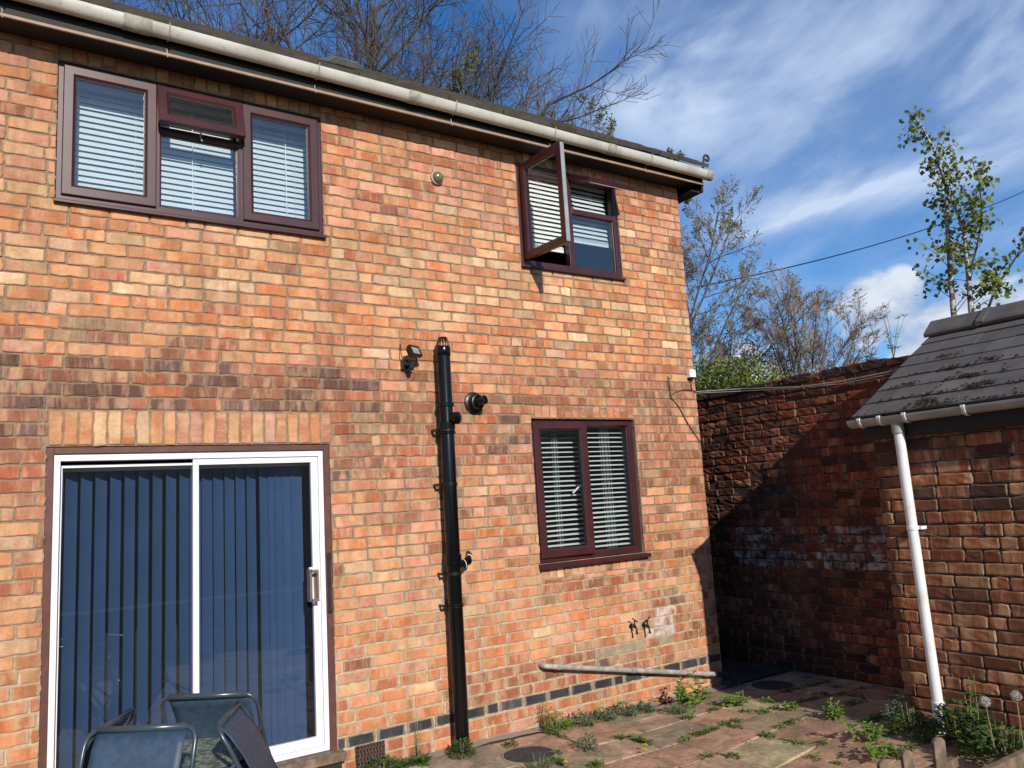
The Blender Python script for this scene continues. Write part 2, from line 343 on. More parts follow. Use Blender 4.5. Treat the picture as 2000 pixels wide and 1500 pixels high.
def glass(name, tint=(.92, .95, .95), k=1.7, haze=.0, rough=.0, ior=1.5):
    mm = bpy.data.materials.new(name); mm.use_nodes = True; t = mm.node_tree; t.nodes.clear()
    lw = N(t, 'ShaderNodeLayerWeight'); lw.inputs[0].default_value = .5; f = mth(t, 'POWER', (lw, 1), 5.0); f = mth(t, 'MULTIPLY_ADD', f, .96, .043); f = mth(t, 'MULTIPLY', f, k, clamp=True)
    tr = N(t, 'ShaderNodeBsdfTransparent'); tr.inputs[0].default_value = (*tint, 1)
    gl = N(t, 'ShaderNodeBsdfGlossy'); gl.inputs['Roughness'].default_value = rough
    tc = N(t, 'ShaderNodeTexCoord'); n = N(t, 'ShaderNodeTexNoise'); n.inputs['Scale'].default_value = 1.6; L(t, tc, n, 3, 0)
    bp = N(t, 'ShaderNodeBump'); bp.inputs['Strength'].default_value = .06; bp.inputs['Distance'].default_value = .02; L(t, n, bp, 0, 2); t.links.new(bp.outputs[0], gl.inputs['Normal'])
    mx = N(t, 'ShaderNodeMixShader'); L(t, f, mx, 0, 0); L(t, tr, mx, 0, 1); L(t, gl, mx, 0, 2); last = mx
    if haze:
        df = N(t, 'ShaderNodeBsdfDiffuse'); df.inputs[0].default_value = (.6, .66, .7, 1)
        n2 = N(t, 'ShaderNodeTexNoise'); n2.inputs['Scale'].default_value = 3; n2.inputs['Detail'].default_value = 3; L(t, tc, n2, 3, 0)
        r = ramp(t, n2, .3, .8, (haze*.85,)*3+(1,), (haze*1.15,)*3+(1,)); m2 = N(t, 'ShaderNodeMixShader'); L(t, r, m2, 0, 0); L(t, last, m2, 0, 1); L(t, df, m2, 0, 2); last = m2
    o = N(t, 'ShaderNodeOutputMaterial'); L(t, last, o); return mm
M_glass = glass('window_glass', (.92, .96, .97), 1.9, .012)
M_kglass = glass('kitchen_glass', (.93, .96, .95), .55, .004)
M_dglass = glass('door_glass', (.86, .90, .92), 1.1, .008)
M_tglass = simple('patterned_table_glass', (.30, .33, .26), .18, scale=38, c2=(.10, .125, .10), bump=.9, bscale=55, th=(.42, .62))
def leaf_mat(name, c, c2, trans=.3, scale=1.2):
    mm, t, p = mat(name); at = N(t, 'ShaderNodeAttribute', attribute_name='bc')
    tc = N(t, 'ShaderNodeTexCoord'); n = N(t, 'ShaderNodeTexNoise'); n.inputs['Scale'].default_value = scale; n.inputs['Detail'].default_value = 8; n.inputs['Roughness'].default_value = .8; L(t, tc, n, 3, 0)
    r = ramp(t, n, .38, .62, (*c2, 1), (*c, 1)); L(t, r, p)
    p.inputs['Roughness'].default_value = .55; p.inputs['Specular IOR Level'].default_value = .35
    tl = N(t, 'ShaderNodeBsdfTranslucent'); L(t, r, tl); mx = N(t, 'ShaderNodeMixShader'); mx.inputs[0].default_value = trans
    L(t, p, mx, 0, 1); L(t, tl, mx, 0, 2); L(t, mx, t.nodes['Material Output']); return mm
M_leaf = leaf_mat('spring_leaf', (.17, .21, .035), (.085, .125, .022), .35, 3)
M_birchleaf = leaf_mat('birch_leaf', (.27, .30, .06), (.14, .17, .03), .45, 5)
M_bright = leaf_mat('bright_weed_leaf', (.20, .34, .05), (.12, .23, .03), .3, 14)
M_weed = leaf_mat('weed_leaf', (.11, .18, .045), (.06, .11, .028), .25, 14)
M_jweed = leaf_mat('joint_weed_leaf', (.19, .27, .06), (.08, .13, .035), .25, 7)
M_greyw = leaf_mat('grey_green_leaf', (.22, .28, .17), (.12, .17, .09), .2, 18)
M_dkw = leaf_mat('dark_weed_leaf', (.055, .10, .03), (.03, .06, .018), .2, 14)
M_redw = leaf_mat('reddish_weed_leaf', (.20, .08, .05), (.10, .06, .03), .2, 14)
M_hedge = leaf_mat('shrub_leaf', (.24, .27, .05), (.09, .13, .022), .25, 2)
M_bark = simple('grey_bark', (.105, .085, .065), .95, scale=9, c2=(.05, .04, .032))
M_twig = simple('pale_twig', (.30, .225, .175), .9, scale=2, c2=(.15, .11, .09))
M_dtwig = simple('dark_twig', (.125, .095, .07), .9, scale=2, c2=(.06, .048, .038))
def birch_mat():
    mm, t, p = mat('birch_bark'); tc = N(t, 'ShaderNodeTexCoord'); mp = N(t, 'ShaderNodeMapping'); mp.inputs['Scale'].default_value = (6, 6, 26); L(t, tc, mp, 3, 0)
    n = N(t, 'ShaderNodeTexNoise'); n.inputs['Scale'].default_value = 1; n.inputs['Detail'].default_value = 4; L(t, mp, n)
    r = ramp(t, n, .46, .58, (.50, .43, .37, 1), (.10, .07, .055, 1)); L(t, r, p); p.inputs['Roughness'].default_value = .8; return mm
M_birch = birch_mat()
M_yellow = simple('dandelion_petal', (.75, .52, .01), .7, var=.1)
M_clock = simple('dandelion_seed', (.50, .47, .42), .95, var=.1)
M_stem = simple('pale_stem', (.28, .26, .14), .8)

# ------------------------------------------------------------------ brickwork
rnd = random.Random(7)
PAL = dict(orange=(.57, .235, .105), amber=(.60, .30, .145), cream=(.68, .45, .25), pink=(.56, .275, .175), red=(.40, .155, .085),
           brown=(.30, .135, .080), dark=(.165, .095, .075), olive=(.36, .235, .135), sand=(.57, .37, .225), blue=(.050, .055, .066))
class Bricks:
    def __init__(s, T, seed): s.T = T; s.v = []; s.f = []; s.c = []; s.uv = []; s.uv2 = []; s.r = random.Random(seed)
    def brick(s, a, b, c, d, color, alpha=0, jit=.0028, rough=.0008, relief=0, depth=.016, bev=.007, along=True):
        r = s.r; Lu, Lv = b-a, d-c
        if Lu < .012 or Lv < .012: return
        bev = min(bev, Lu*.2, Lv*.2)
        nu = max(1, int(Lu/.05)); nv = 1 if Lv < .1 else max(1, int(Lv/.05))
        us = [0, bev]+[bev+(Lu-2*bev)*i/nu for i in range(1, nu)]+[Lu-bev, Lu]
        vs = [0, bev]+[bev+(Lv-2*bev)*i/nv for i in range(1, nv)]+[Lv-bev, Lv]
        if nv == 1: vs = [0, bev, Lv*.5, Lv-bev, Lv]
        o = len(s.v); W, H = len(us), len(vs)
        tu, tv = r.gauss(0, .004)*relief, r.gauss(0, .004)*relief
        for j, v in enumerate(vs):
            for i, u in enumerate(us):
                edge = i in (0, W-1) or j in (0, H-1)
                corner = i in (0, W-1) and j in (0, H-1)
                ww = relief + r.gauss(0, rough) + tu*(u/Lu-.5)*0 
                ju = r.gauss(0, jit) if edge else 0; jv = r.gauss(0, jit) if edge else 0
                if edge: ww -= .0035 + abs(r.gauss(0, jit*.6))
                cu = cv = 0
                if corner:
                    q = bev*.5+abs(r.gauss(0, jit)); cu = q if i == 0 else -q; cv = q if j == 0 else -q
                s.v.append(s.T(a+u+ju+cu, c+v+jv+cv, ww))
        idx = lambda i, j: o+j*W+i
        ou, ov = r.random()*50, r.random()*50
        def face(q, loc):
            s.f.append(q); s.c += [(*color, alpha)]*4
            for (u, v) in loc:
                s.uv.append((ou+u, ov+v) if along else (ou+v, ov+u)); s.uv2.append((2*u/Lu-1, 2*v/Lv-1))
        for j in range(H-1):
            for i in range(W-1):
                face((idx(i, j), idx(i+1, j), idx(i+1, j+1), idx(i, j+1)),
                     [(us[i], vs[j]), (us[i+1], vs[j]), (us[i+1], vs[j+1]), (us[i], vs[j+1])])
        ring = [(i, 0) for i in range(W)]+[(W-1, j) for j in range(1, H)]+[(i, H-1) for i in range(W-2, -1, -1)]+[(0, j) for j in range(H-2, 0, -1)]
        ob = len(s.v)
        for i, j in ring: s.v.append(s.T(a+us[i], c+vs[j], -depth))
        n = len(ring)
        for k in range(n):
            k2 = (k+1) % n; i, j = ring[k]; i2, j2 = ring[k2]
            face((idx(i, j), ob+k, ob+k2, idx(i2, j2)), [(us[i], vs[j]), (us[i], vs[j]), (us[i2], vs[j2]), (us[i2], vs[j2])])
    def build(s, name, m_, parent=None):
        me = bpy.data.meshes.new(name); me.from_pydata(s.v, [], s.f); me.materials.append(m_)
        u = me.uv_layers.new(name='brick'); u.data.foreach_set('uv', [x for p in s.uv for x in p])
        u = me.uv_layers.new(name='cell'); u.data.foreach_set('uv', [x for p in s.uv2 for x in p])
        ca = me.color_attributes.new('bc', 'FLOAT_COLOR', 'CORNER'); ca.data.foreach_set('color', [x for p in s.c for x in p])
        me.update(); o = bpy.data.objects.new(name, me); col.objects.link(o)
        if parent is not None: o.parent = parent
        return o
def subtract(rects, hole, mn=.018):
    out = []; x0, x1, z0, z1 = hole
    for (a, b, c, d) in rects:
        if b <= x0 or a >= x1 or d <= z0 or c >= z1: out.append((a, b, c, d)); continue
        if x0-a > mn: out.append((a, x0, c, d))
        if b-x1 > mn: out.append((x1, b, c, d))
        m0, m1 = max(a, x0), min(b, x1)
        if z0-c > mn: out.append((m0, m1, c, z0))
        if d-z1 > mn: out.append((m0, m1, z1, d))
    return out
def sheet(u0, u1, v0, v1, holes, T, w_, reveal=0):
    """mortar sheet with holes; reveal = depth of the jambs behind the face"""
    mb = MB(); us = sorted({u0, u1, *[h[0] for h in holes], *[h[1] for h in holes]}); us = [u for u in us if u0 <= u <= u1]
    vs = sorted({v0, v1, *[h[2] for h in holes], *[h[3] for h in holes]}); vs = [v for v in vs if v0 <= v <= v1]
    for i in range(len(us)-1):
        for j in range(len(vs)-1):
            cu, cv = (us[i]+us[i+1])/2, (vs[j]+vs[j+1])/2
            if any(h[0] < cu < h[1] and h[2] < cv < h[3] for h in holes): continue
            mb.add([T(us[i], vs[j], w_), T(us[i+1], vs[j], w_), T(us[i+1], vs[j+1], w_), T(us[i], vs[j+1], w_)], [(0, 1, 2, 3)])
    if reveal:
        for a, b, c, d in holes:
            c = max(c, v0)
            for (p, q) in (((a, c), (b, c)), ((b, c), (b, d)), ((b, d), (a, d)), ((a, d), (a, c))):
                mb.add([T(p[0], p[1], w_), T(q[0], q[1], w_), T(q[0], q[1], -reveal), T(p[0], p[1], -reveal)], [(0, 1, 2, 3)])
    return mb
def courses(B, U0, U1, V0, V1, datum, ch, holes, palette, bl=.221, hl=.105, jt=.009, hp=.11, **kw):
    r = B.r; n0 = math.floor((V0-datum)/ch); n1 = math.ceil((V1-datum)/ch)
    for k in range(n0, n1):
        c0, c1 = datum+k*ch+jt*.5, datum+(k+1)*ch-jt*.5
        c0 = max(c0, V0); c1 = min(c1, V1)
        if c1-c0 < .02: continue
        u = U0-.3-(k % 2)*.115+r.uniform(-.012, .012); wob = r.uniform(0, 6.28)
        while u < U1:
            l = hl if r.random() < hp else bl+r.gauss(0, .004)
            a, b = max(u, U0), min(u+l, U1); u += l+jt+r.gauss(0, .0012)
            if b-a < .02: continue
            dz = .0018*math.sin(a*1.3+wob)+r.gauss(0, .0009)
            rc = [(a, b, c0+dz, c1+dz)]
            for h in holes: rc = subtract(rc, h)
            for q in rc:
                cc, al, ex = palette((q[0]+q[1])/2, (q[2]+q[3])/2, r, k)
                if cc is None: continue
                kk = dict(kw); kk.update(ex); B.brick(*q, cc, al, **kk)
def pick(r, table, row=None):
    if row is not None and r.random() < .55:      # each course leans to a batch of two colours
        q = random.Random(row*7919+5); cut = sorted(table, key=lambda t_: -t_[1]*q.uniform(.3, 1.2))[:2]; table = cut
    t = sum(w_ for _, w_ in table); x = r.random()*t
    for nme, w_ in table:
        x -= w_
        if x <= 0: break
    c = PAL[nme]; g = math.exp(r.gauss(0, .12)); h = math.exp(r.gauss(0, .05))
    return (c[0]*g, c[1]*g*h, c[2]*g*h*h)

# ==================================================================== HOUSE
DAT = 0.261; CH = 0.0833
TH = lambda u, v, w_: (u, -w_, v)
W1 = (.315, 2.072, 3.845, 4.79); W2 = (3.865, 5.04, 3.835, 4.79); W3 = (3.862, 5.035, 1.262, 2.478); DR = (.305, 2.075, .0, 2.283)
HX0, HX1 = -2.4, 5.885
SOLD_D = (.31, 2.09, 2.283, 2.507); SOLD_W = (3.90, 5.03, 2.478, 2.592)
S1 = (.315, 2.072, 4.79, 4.99); S2 = (3.865, 5.04, 4.79, 4.99)
VENT = (2.20, 2.425, .012, .170)
ROWS = [  # (z up to, table)
 (.178, [('orange', 3), ('red', 2.5), ('pink', 1)]), (.262, [('blue', 1)]), (.345, [('orange', 3), ('red', 2), ('pink', 1)]),
 (.60, [('orange', 3), ('pink', 1.5), ('red', 1.6), ('brown', .8), ('sand', .4), ('amber', 1)]),
 (1.0, [('amber', 3), ('orange', 2), ('cream', 1.2), ('pink', 2), ('olive', .7), ('brown', .5)]),
 (1.5, [('amber', 2.5), ('pink', 2), ('cream', 1.2), ('sand', 1.2), ('brown', 1), ('olive', .7), ('orange', 1.6)]),
 (2.0, [('pink', 2.2), ('amber', 2), ('red', 1), ('sand', 1), ('brown', 1.2), ('olive', .8), ('orange', 1)]),
 (2.32, [('brown', 2.6), ('red', 2.6), ('olive', 1.4), ('pink', 1.4), ('amber', .9), ('dark', .5)]),
 (2.78, [('red', 3), ('brown', 2.8), ('dark', 1.1), ('olive', .9), ('amber', .9), ('pink', .9), ('orange', .5)]),
 (3.0, [('amber', 2.2), ('brown', 1.5), ('pink', 1.5), ('red', 1.5), ('olive', 1), ('sand', .6)]),
 (3.3, [('orange', 4), ('amber', 2.5), ('red', .8), ('sand', .9), ('olive', .5)]),
 (3.8, [('cream', 3), ('amber', 3), ('sand', 1.6), ('orange', 1.5), ('olive', .8), ('pink', 1)]),
 (4.15, [('cream', 2), ('amber', 2.3), ('pink', 2), ('orange', 1.5), ('sand', 1.1), ('brown', .5)]),
 (4.45, [('pink', 3), ('red', 1.5), ('amber', 1.6), ('cream', .9), ('brown', .9)]),
 (9.0, [('pink', 3), ('red', 2), ('orange', 1.5), ('amber', 1), ('cream', .6)])]
def pal_house(u, v, r, k):
    vv = v if v < .4 else v+r.gauss(0, .09)
    al = 0; ex = {}
    for zt, tb in ROWS:
        if vv < zt: break
    if k == -1: g = math.exp(r.gauss(0, .15)); return tuple(x*g for x in PAL['blue']), (.25 if r.random() < .3 else .08), {}
    # rebuilt, darker patch under the kitchen window
    if 3.95 < u < 5.9 and .93 < v < 1.24 and r.random() < .75: tb = [('red', 3), ('brown', 3), ('dark', .8), ('orange', .5)]
    if 5.0 < u < 5.9 and .35 < v < .93: tb = [('brown', 2), ('red', 2), ('olive', 1), ('amber', 1), ('dark', .4)]
    if 3.1 < u < 5.4 and .26 < v < .47: tb = [('brown', 3), ('red', 2.5), ('dark', 1)]
    if u < 2.6 and 2.2 < v < 2.85: tb = [('brown', 3), ('red', 2), ('dark', 3.2), ('olive', .9)]
    if 2.1 < u < 3.0 and 2.05 < v < 2.6: tb = [('brown', 3), ('red', 2), ('dark', 1.4), ('olive', 1.6)]
    if u > 4.9 and v > 1.3 and v < 3: tb = tb+[('brown', 3), ('red', 2)]
    if 5.02 < u < 5.34 and .48 < v < .74: al = .66
    elif 4.95 < u < 5.5 and .40 < v < .85: al = .33
    elif r.random() < .05: al = .3
    ex['relief'] = r.gauss(0, .0011)
    return pick(r, tb, k), al, ex
house = empty('brick_house', (2, 0, 0), 'two-storey red and cream brick house with rosewood windows and white gutter', 'house')
house.location = (0, 0, 0)
HOLES = [W1, W2, W3, DR, VENT]
PATCH = [(4.36, 4.92, .428, .510), (5.10, 5.28, .435, .505), (2.215, 2.40, 2.235, 2.29)]
B = Bricks(TH, 11)
SOLD_K = (3.87, 5.03, 1.132, 1.262)
courses(B, HX0, HX1, -.12, 5.02, DAT, CH, HOLES+[SOLD_D, SOLD_W, SOLD_K, S1, S2]+PATCH, pal_house)
def soldiers(B, u0, u1, v0, v1, n, tb, r, **kw):
    st = (u1-u0)/n
    for i in range(n): B.brick(u0+i*st+.0045, u0+(i+1)*st-.0045, v0+.005, v1-.006, pick(r, tb), 0, along=False, **kw)
soldiers(B, *SOLD_D, 22, [('amber', 3), ('cream', 2), ('pink', 2), ('orange', 1.5)], rnd, rough=.001)
soldiers(B, *SOLD_W, 14, [('red', 2), ('orange', 2), ('pink', 1.5), ('brown', 1)], rnd)
soldiers(B, 3.87, 5.03, 1.132, 1.250, 15, [('pink', 2), ('sand', 1.5), ('cream', 1), ('brown', 1), ('olive', .7)], rnd)
soldiers(B, *S1, 21, [('brown', 2), ('red', 2), ('amber', 1.5), ('olive', 1)], rnd)  # browner mix deepens the shade under the eaves through brick colour
soldiers(B, *S2, 14, [('brown', 2), ('red', 2), ('amber', 1.5), ('olive', 1)], rnd)  # same darkened mix, eaves shade put into the colour
wall = B.build('wall', M_brick, house)
sheet(HX0, HX1, -.15, 5.04, HOLES, TH, -.0085, .12).build('mortar', M_mortar, wall)
for a, b, c, d in PATCH[:2]: mb = MB(); mb.box(a+.004, b-.004, -.001, .005, c+.004, d-.004); mb.build('repair_mortar', M_render, wall, bevel=.003)
mb = MB()   # side, back and inner faces of the shell
mb.add([(HX1, .0065, -.15), (HX1, 7.2, -.15), (HX1, 7.2, 5.0), (HX1, 3.6, 7.4), (HX1, .0065, 5.02)], [(0, 1, 2, 3, 4)])
mb.add([(HX0, .0065, -.15), (HX0, 7.2, -.15), (HX0, 7.2, 5.0), (HX0, 3.6, 7.4), (HX0, .0065, 5.02)], [(4, 3, 2, 1, 0)])
mb.add([(HX0, 7.2, -.15), (HX1, 7.2, -.15), (HX1, 7.2, 5.0), (HX0, 7.2, 5.0)], [(0, 3, 2, 1)])
M_plainbrick = simple('plain_brick', (.33, .13, .075), .9, scale=6, c2=(.2, .09, .06))
mb.build('side_wall', M_plainbrick, house)

# rooms behind the openings
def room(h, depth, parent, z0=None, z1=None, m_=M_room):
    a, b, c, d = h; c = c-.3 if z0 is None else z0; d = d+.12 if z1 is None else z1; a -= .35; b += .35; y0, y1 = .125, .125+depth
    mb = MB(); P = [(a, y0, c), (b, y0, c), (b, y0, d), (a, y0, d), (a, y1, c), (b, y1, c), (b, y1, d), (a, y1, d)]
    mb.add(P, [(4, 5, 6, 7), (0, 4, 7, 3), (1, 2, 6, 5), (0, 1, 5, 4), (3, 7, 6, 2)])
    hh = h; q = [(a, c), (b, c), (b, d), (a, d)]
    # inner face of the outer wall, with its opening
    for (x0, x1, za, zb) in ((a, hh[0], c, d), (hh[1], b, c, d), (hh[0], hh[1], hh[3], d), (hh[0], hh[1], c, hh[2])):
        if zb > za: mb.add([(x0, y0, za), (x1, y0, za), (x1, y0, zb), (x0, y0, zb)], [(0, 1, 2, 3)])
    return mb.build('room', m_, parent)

# ---- windows
PROF_O = lambda y0: [(0, y0), (.046, y0), (.052, y0+.012), (.052, y0+.07), (0, y0+.07)]
def sash_prof(wd, y0): return [(0, y0+.03), (0, y0), (.006, y0-.004), (wd-.016, y0-.004), (wd, y0+.010), (wd, y0+.04), (.002, y0+.04)]
def sash(parent, name, x0, x1, z0, z1, yf, wd=.072, M=None, loc=None, rot=None, gm=None):
    """a glazed opening leaf; built round its hinge when loc is given"""
    mb = MB(); ox, oy, oz = loc if loc else (0, 0, 0)
    mb.frame(x0-ox, x1-ox, z0-oz, z1-oz, [(d, y-oy) for d, y in sash_prof(wd, yf)])
    o = mb.build(name, M_upvc, parent)
    if loc: o.location = loc
    if rot: o.rotation_euler = rot
    g = MB(); g.frame(x0-ox+wd-.001, x1-ox-wd+.001, z0-oz+wd-.001, z1-oz-wd+.001, [(0, yf-oy+.011), (.006, yf-oy+.012), (.006, yf-oy+.03), (0, yf-oy+.03)])
    gk = g.build('gasket', M_upvc_dk, o)
    p = MB(); p.box(x0-ox+wd, x1-ox-wd, yf-oy+.018, yf-oy+.024, z0-oz+wd, z1-oz-wd)
    pn = p.build('pane', gm or M_glass, o)
    return o
def fixed_pane(parent, x0, x1, z0, z1, y, gm=None):
    g = MB(); g.frame(x0-.002, x1+.002, z0-.002, z1+.002, [(0, y-.012), (.010, y-.008), (.010, y+.01), (0, y+.01)]); g.build('glazing_bead', M_upvc, parent)
    p = MB(); p.box(x0, x1, y, y+.006, z0, z1); return p.build('pane', gm or M_glass, parent)
def blind(parent, x0, x1, z0, z1, y, pitch=.022, tilt=20, cords=(.25,), rail=True, wand=None, stack=0, wd=.025, seed=1):
    r = random.Random(seed); mb = MB(); z = z1-.03
    mb.box(x0, x1, y-.012, y+.014, z1-.028, z1)
    while z > z0+.02:
        A = R(tilt+r.gauss(0, 1.2)); c, s = math.cos(A)*wd/2, math.sin(A)*wd/2; sag = r.gauss(0, .0006)
        n = 3
        for k in range(n):
            t0, t1 = -1+2*k/n, -1+2*(k+1)/n; b0, b1 = .0022*(1-t0*t0), .0022*(1-t1*t1)
            mb.add([(x0, y+t0*c, z+t0*s+b0), (x1, y+t0*c, z+t0*s+b0+sag), (x1, y+t1*c, z+t1*s+b1+sag), (x0, y+t1*c, z+t1*s+b1)], [(0, 1, 2, 3)])
        z -= pitch
    if rail: mb.box(x0, x1, y-.011, y+.011, z0-.012, z0+.010)
    for k in range(stack): mb.box(x0, x1, y-.012, y+.012, z0+.012+k*.006, z0+.015+k*.006)
    o = mb.build('blind', M_blind, parent)
    cb = MB()
    for cx in cords:
        X = x0+(x1-x0)*cx
        for dy in (-.015, .015): cb.tube([(X, y+dy, z1), (X, y+dy, z0)], .0011, 4)
    if wand: X = x0+(x1-x0)*wand; cb.tube([(X, y-.022, z1), (X+.004, y-.022, z0+.02)], .003, 6)
    if cb.v: cb.build('cord', M_white, o)
    return o
def window_frame(h, yf, label=None):
    mb = MB(); mb.frame(h[0]+.004, h[1]-.004, h[2]+.004, h[3]-.006, PROF_O(yf))
    return mb
def sill(parent, x0, x1, z, y0=-.035, y1=.05, horn=.018, h=.030):
    mb = MB(); mb.add([(x0-horn, y0, z), (x1+horn, y0, z), (x1+horn, y0, z+h*.6), (x0-horn, y0, z+h*.6),
                       (x0-horn, y1, z), (x1+horn, y1, z), (x1+horn, y1, z+h), (x0-horn, y1, z+h), (x0-horn, y0+.008, z+h*.75), (x1+horn, y0+.008, z+h*.75)],
                      [(0, 1, 2, 3), (0, 4, 5, 1), (3, 2, 9, 8), (8, 9, 6, 7), (4, 7, 6, 5), (0, 3, 8, 7, 4), (1, 5, 6, 9, 2)])
    return mb.build('sill', M_upvc, parent, bevel=.003)
YF = .012
# window 1: three lights
mb = window_frame(W1, YF)
za, zb = W1[2]+.05, W1[3]-.055
mb.box(.868, .930, YF+.004, YF+.068, za, zb); mb.box(1.455, 1.515, YF+.004, YF+.068, za, zb)
mb.box(.930, 1.455, YF+.006, YF+.066, 4.425, 4.475)
w1 = mb.build('window', M_upvc, house, bevel=.002, label='wide upstairs window of three lights with the small top vent ajar')
sill(w1, W1[0]+.01, W1[1]-.01, 3.818)
sash(w1, 'casement', .347, .905, 3.882, 4.765, YF-.014)
sash(w1, 'casement', 1.478, 2.038, 3.882, 4.765, YF-.014)
fixed_pane(w1, .932, 1.453, 3.90, 4.424, YF+.03)
v = sash(w1, 'top_vent', .905, 1.478, 4.452, 4.765, YF-.014, loc=(1.19, YF, 4.76), rot=(R(-17), 0, 0))
v['label'] = 'small top vent pushed open at the bottom'
hb = MB(); hb.box(-.05, .05, .045, .06, -.29, -.275); hb.tube([(0, .06, -.28), (0, .09, -.30), (.01, .085, -.34)], .006, 8); hb.build('handle', M_handle, v)
blind(w1, .36, .90, 3.92, 4.76, .20, .043, 66, (.82,), wand=.16, wd=.048, seed=2)
blind(w1, .925, 1.46, 3.93, 4.76, .20, .043, 66, (.5, ), wand=.46, wd=.048, seed=3)
blind(w1, 1.50, 2.06, 3.92, 4.76, .20, .043, 66, (.25, .75), wand=.62, wd=.048, seed=4)
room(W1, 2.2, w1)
# window 2: open side casement and open vent
mb = window_frame(W2, YF); za, zb = W2[2]+.05, W2[3]-.055
mb.box(4.425, 4.485, YF+.004, YF+.068, za, zb); mb.box(4.485, 4.99, YF+.006, YF+.066, 4.405, 4.455)
w2 = mb.build('window', M_upvc, house, bevel=.002, label='upstairs window near the corner with casement and vent wide open')
sill(w2, W2[0]+.01, W2[1]-.01, 3.808)
c = sash(w2, 'casement', 3.900, 4.458, 3.875, 4.762, YF-.014, loc=(3.900, YF-.016, 3.875), rot=(0, 0, R(-86)), gm=M_kglass)
c['label'] = 'side casement swung wide open'
mb = MB(); mb.box(.556, .5605, .0, .04, .01, .875); mb.build('lock_rail', M_handle, c)
mb = MB(); mb.tube([(.50, .04, .40), (.50, .07, .40), (.50, .075, .50)], .007, 8); mb.build('handle', M_white, c)
v = sash(w2, 'top_vent', 4.462, 5.010, 4.432, 4.762, YF-.014, loc=(4.735, YF, 4.76), rot=(R(-66), 0, 0))
v['label'] = 'top vent propped open almost level'
mb = MB(); mb.box(-.25, .25, .026, .034, -.325, -.31); mb.build('lock_rail', M_handle, v)
fixed_pane(w2, 4.487, 4.988, 3.89, 4.404, YF+.03)
blind(w2, 3.90, 4.42, 4.05, 4.76, .11, .043, 58, (.5, .56), stack=5, wd=.048, seed=5)
blind(w2, 4.47, 5.0, 4.18, 4.76, .13, .043, 58, (.10, .62, .66), stack=5, wd=.048, seed=6)
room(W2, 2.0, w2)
# window 3: kitchen
YK = .040
mb = window_frame(W3, YK); mb.box(4.425, 4.485, YK+.004, YK+.068, W3[2]+.05, W3[3]-.055)
w3 = mb.build('window', M_upvc, house, bevel=.002, label='ground floor kitchen window with open slatted blinds')
sill(w3, W3[0], W3[1]-.0, 1.222, -.055, .10, h=.045)
c = sash(w3, 'casement', 3.897, 4.458, 1.302, 2.450, YK-.014, loc=(3.897, YK, 1.302), rot=(0, 0, R(-2.5)), gm=M_kglass)
hb = MB(); hb.box(.515, .54, .03, .05, .50, .62); hb.tube([(.527, .05, .60), (.50, .075, .585), (.43, .08, .53)], .008, 8); hb.build('handle', M_white, c)
fixed_pane(w3, 4.487, 4.982, 1.318, 2.425, YK+.03, M_kglass)
blind(w3, 3.95, 4.47, 1.30, 2.44, .16, .0425, 17, (.46, .52), wd=.046, seed=7)
blind(w3, 4.53, 5.03, 1.30, 2.44, .16, .0425, 17, (.42, .5, .58), wd=.046, seed=8)
mb = MB()
for k in range(9):
    mb.box(5.05+k*.012, 5.062+k*.012, .20+(k % 2)*.02, .215+(k % 2)*.02, 1.22, 2.50)
mb.build('curtain', M_curtain, w3)
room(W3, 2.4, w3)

# ---- patio door
D0, D1, DZ0, DZ1 = .305, 2.075, .185, 2.283
mb = MB(); FY = .02
mb.box(D0, D0+.042, FY, FY+.08, .14, DZ1-.001); mb.box(D1-.042, D1, FY, FY+.08, .14, DZ1-.001); mb.box(D0+.042, D1-.042, FY, FY+.08, DZ1-.045, DZ1-.001)
door = mb.build('sliding_door', M_bwood, house, bevel=.003, label='white framed sliding patio door in a brown timber surround')
mb = MB()
mb.box(D0-.03, D1+.035, -.075, .14, .125, .183); mb.build('door_sill', M_wwood, door, bevel=.004)
mb = MB(); mb.box(D0-.01, D1+.01, -.04, .12, .04, .120); mb.build('step_board', M_dkwood, door)
mb = MB(); x0, x1, z0, z1 = D0+.044, D1-.044, .187, DZ1-.047
mb.box(x0, x0+.034, .034, .13, z0, z1); mb.box(x1-.034, x1, .034, .13, z0, z1); mb.box(x0+.034, x1-.034, .034, .13, z1-.040, z1); mb.box(x0+.034, x1-.034, .034, .13, z0, z0+.035)
mb.build('door_frame', M_alu, door, bevel=.002)
def leaf(x0, x1, z0, z1, y, wl, wr, wt, wb, name):
    mb = MB(); mb.box(x0, x0+wl, y, y+.034, z0, z1); mb.box(x1-wr, x1, y, y+.034, z0, z1); mb.box(x0+wl, x1-wr, y, y+.034, z1-wt, z1); mb.box(x0+wl, x1-wr, y, y+.034, z0, z0+wb)
    o = mb.build(name, M_alu, door, bevel=.002)
    g = MB(); g.box(x0+wl, x1-wr, y+.014, y+.020, z0+wb, z1-wt); g.build('pane', M_dglass, o); return o
leaf(x0+.036, 1.185, z0+.037, z1-.062, .088, .014, .032, .018, .05, 'fixed_leaf')
rl = leaf(1.148, x1-.036, z0+.037, z1-.042, .046, .036, .050, .040, .062, 'sliding_leaf')
mb = MB(); mb.box(1.915, 1.995, .040, .0455, 1.19, 1.42); mb.build('lock_plate', M_white, rl)
mb = MB(); mb.box(1.895, 1.912, -.03, .040, 1.19, 1.41); mb.box(1.945, 1.958, -.035, .040, 1.19, 1.40); mb.box(1.90, 1.955, -.03, -.018, 1.19, 1.21); mb.box(1.90, 1.955, -.03, -.018, 1.385, 1.405)
mb.box(1.968, 1.978, .034, .0395, 1.27, 1.30)
mb.build('handle', M_brownmetal, rl, bevel=.003)
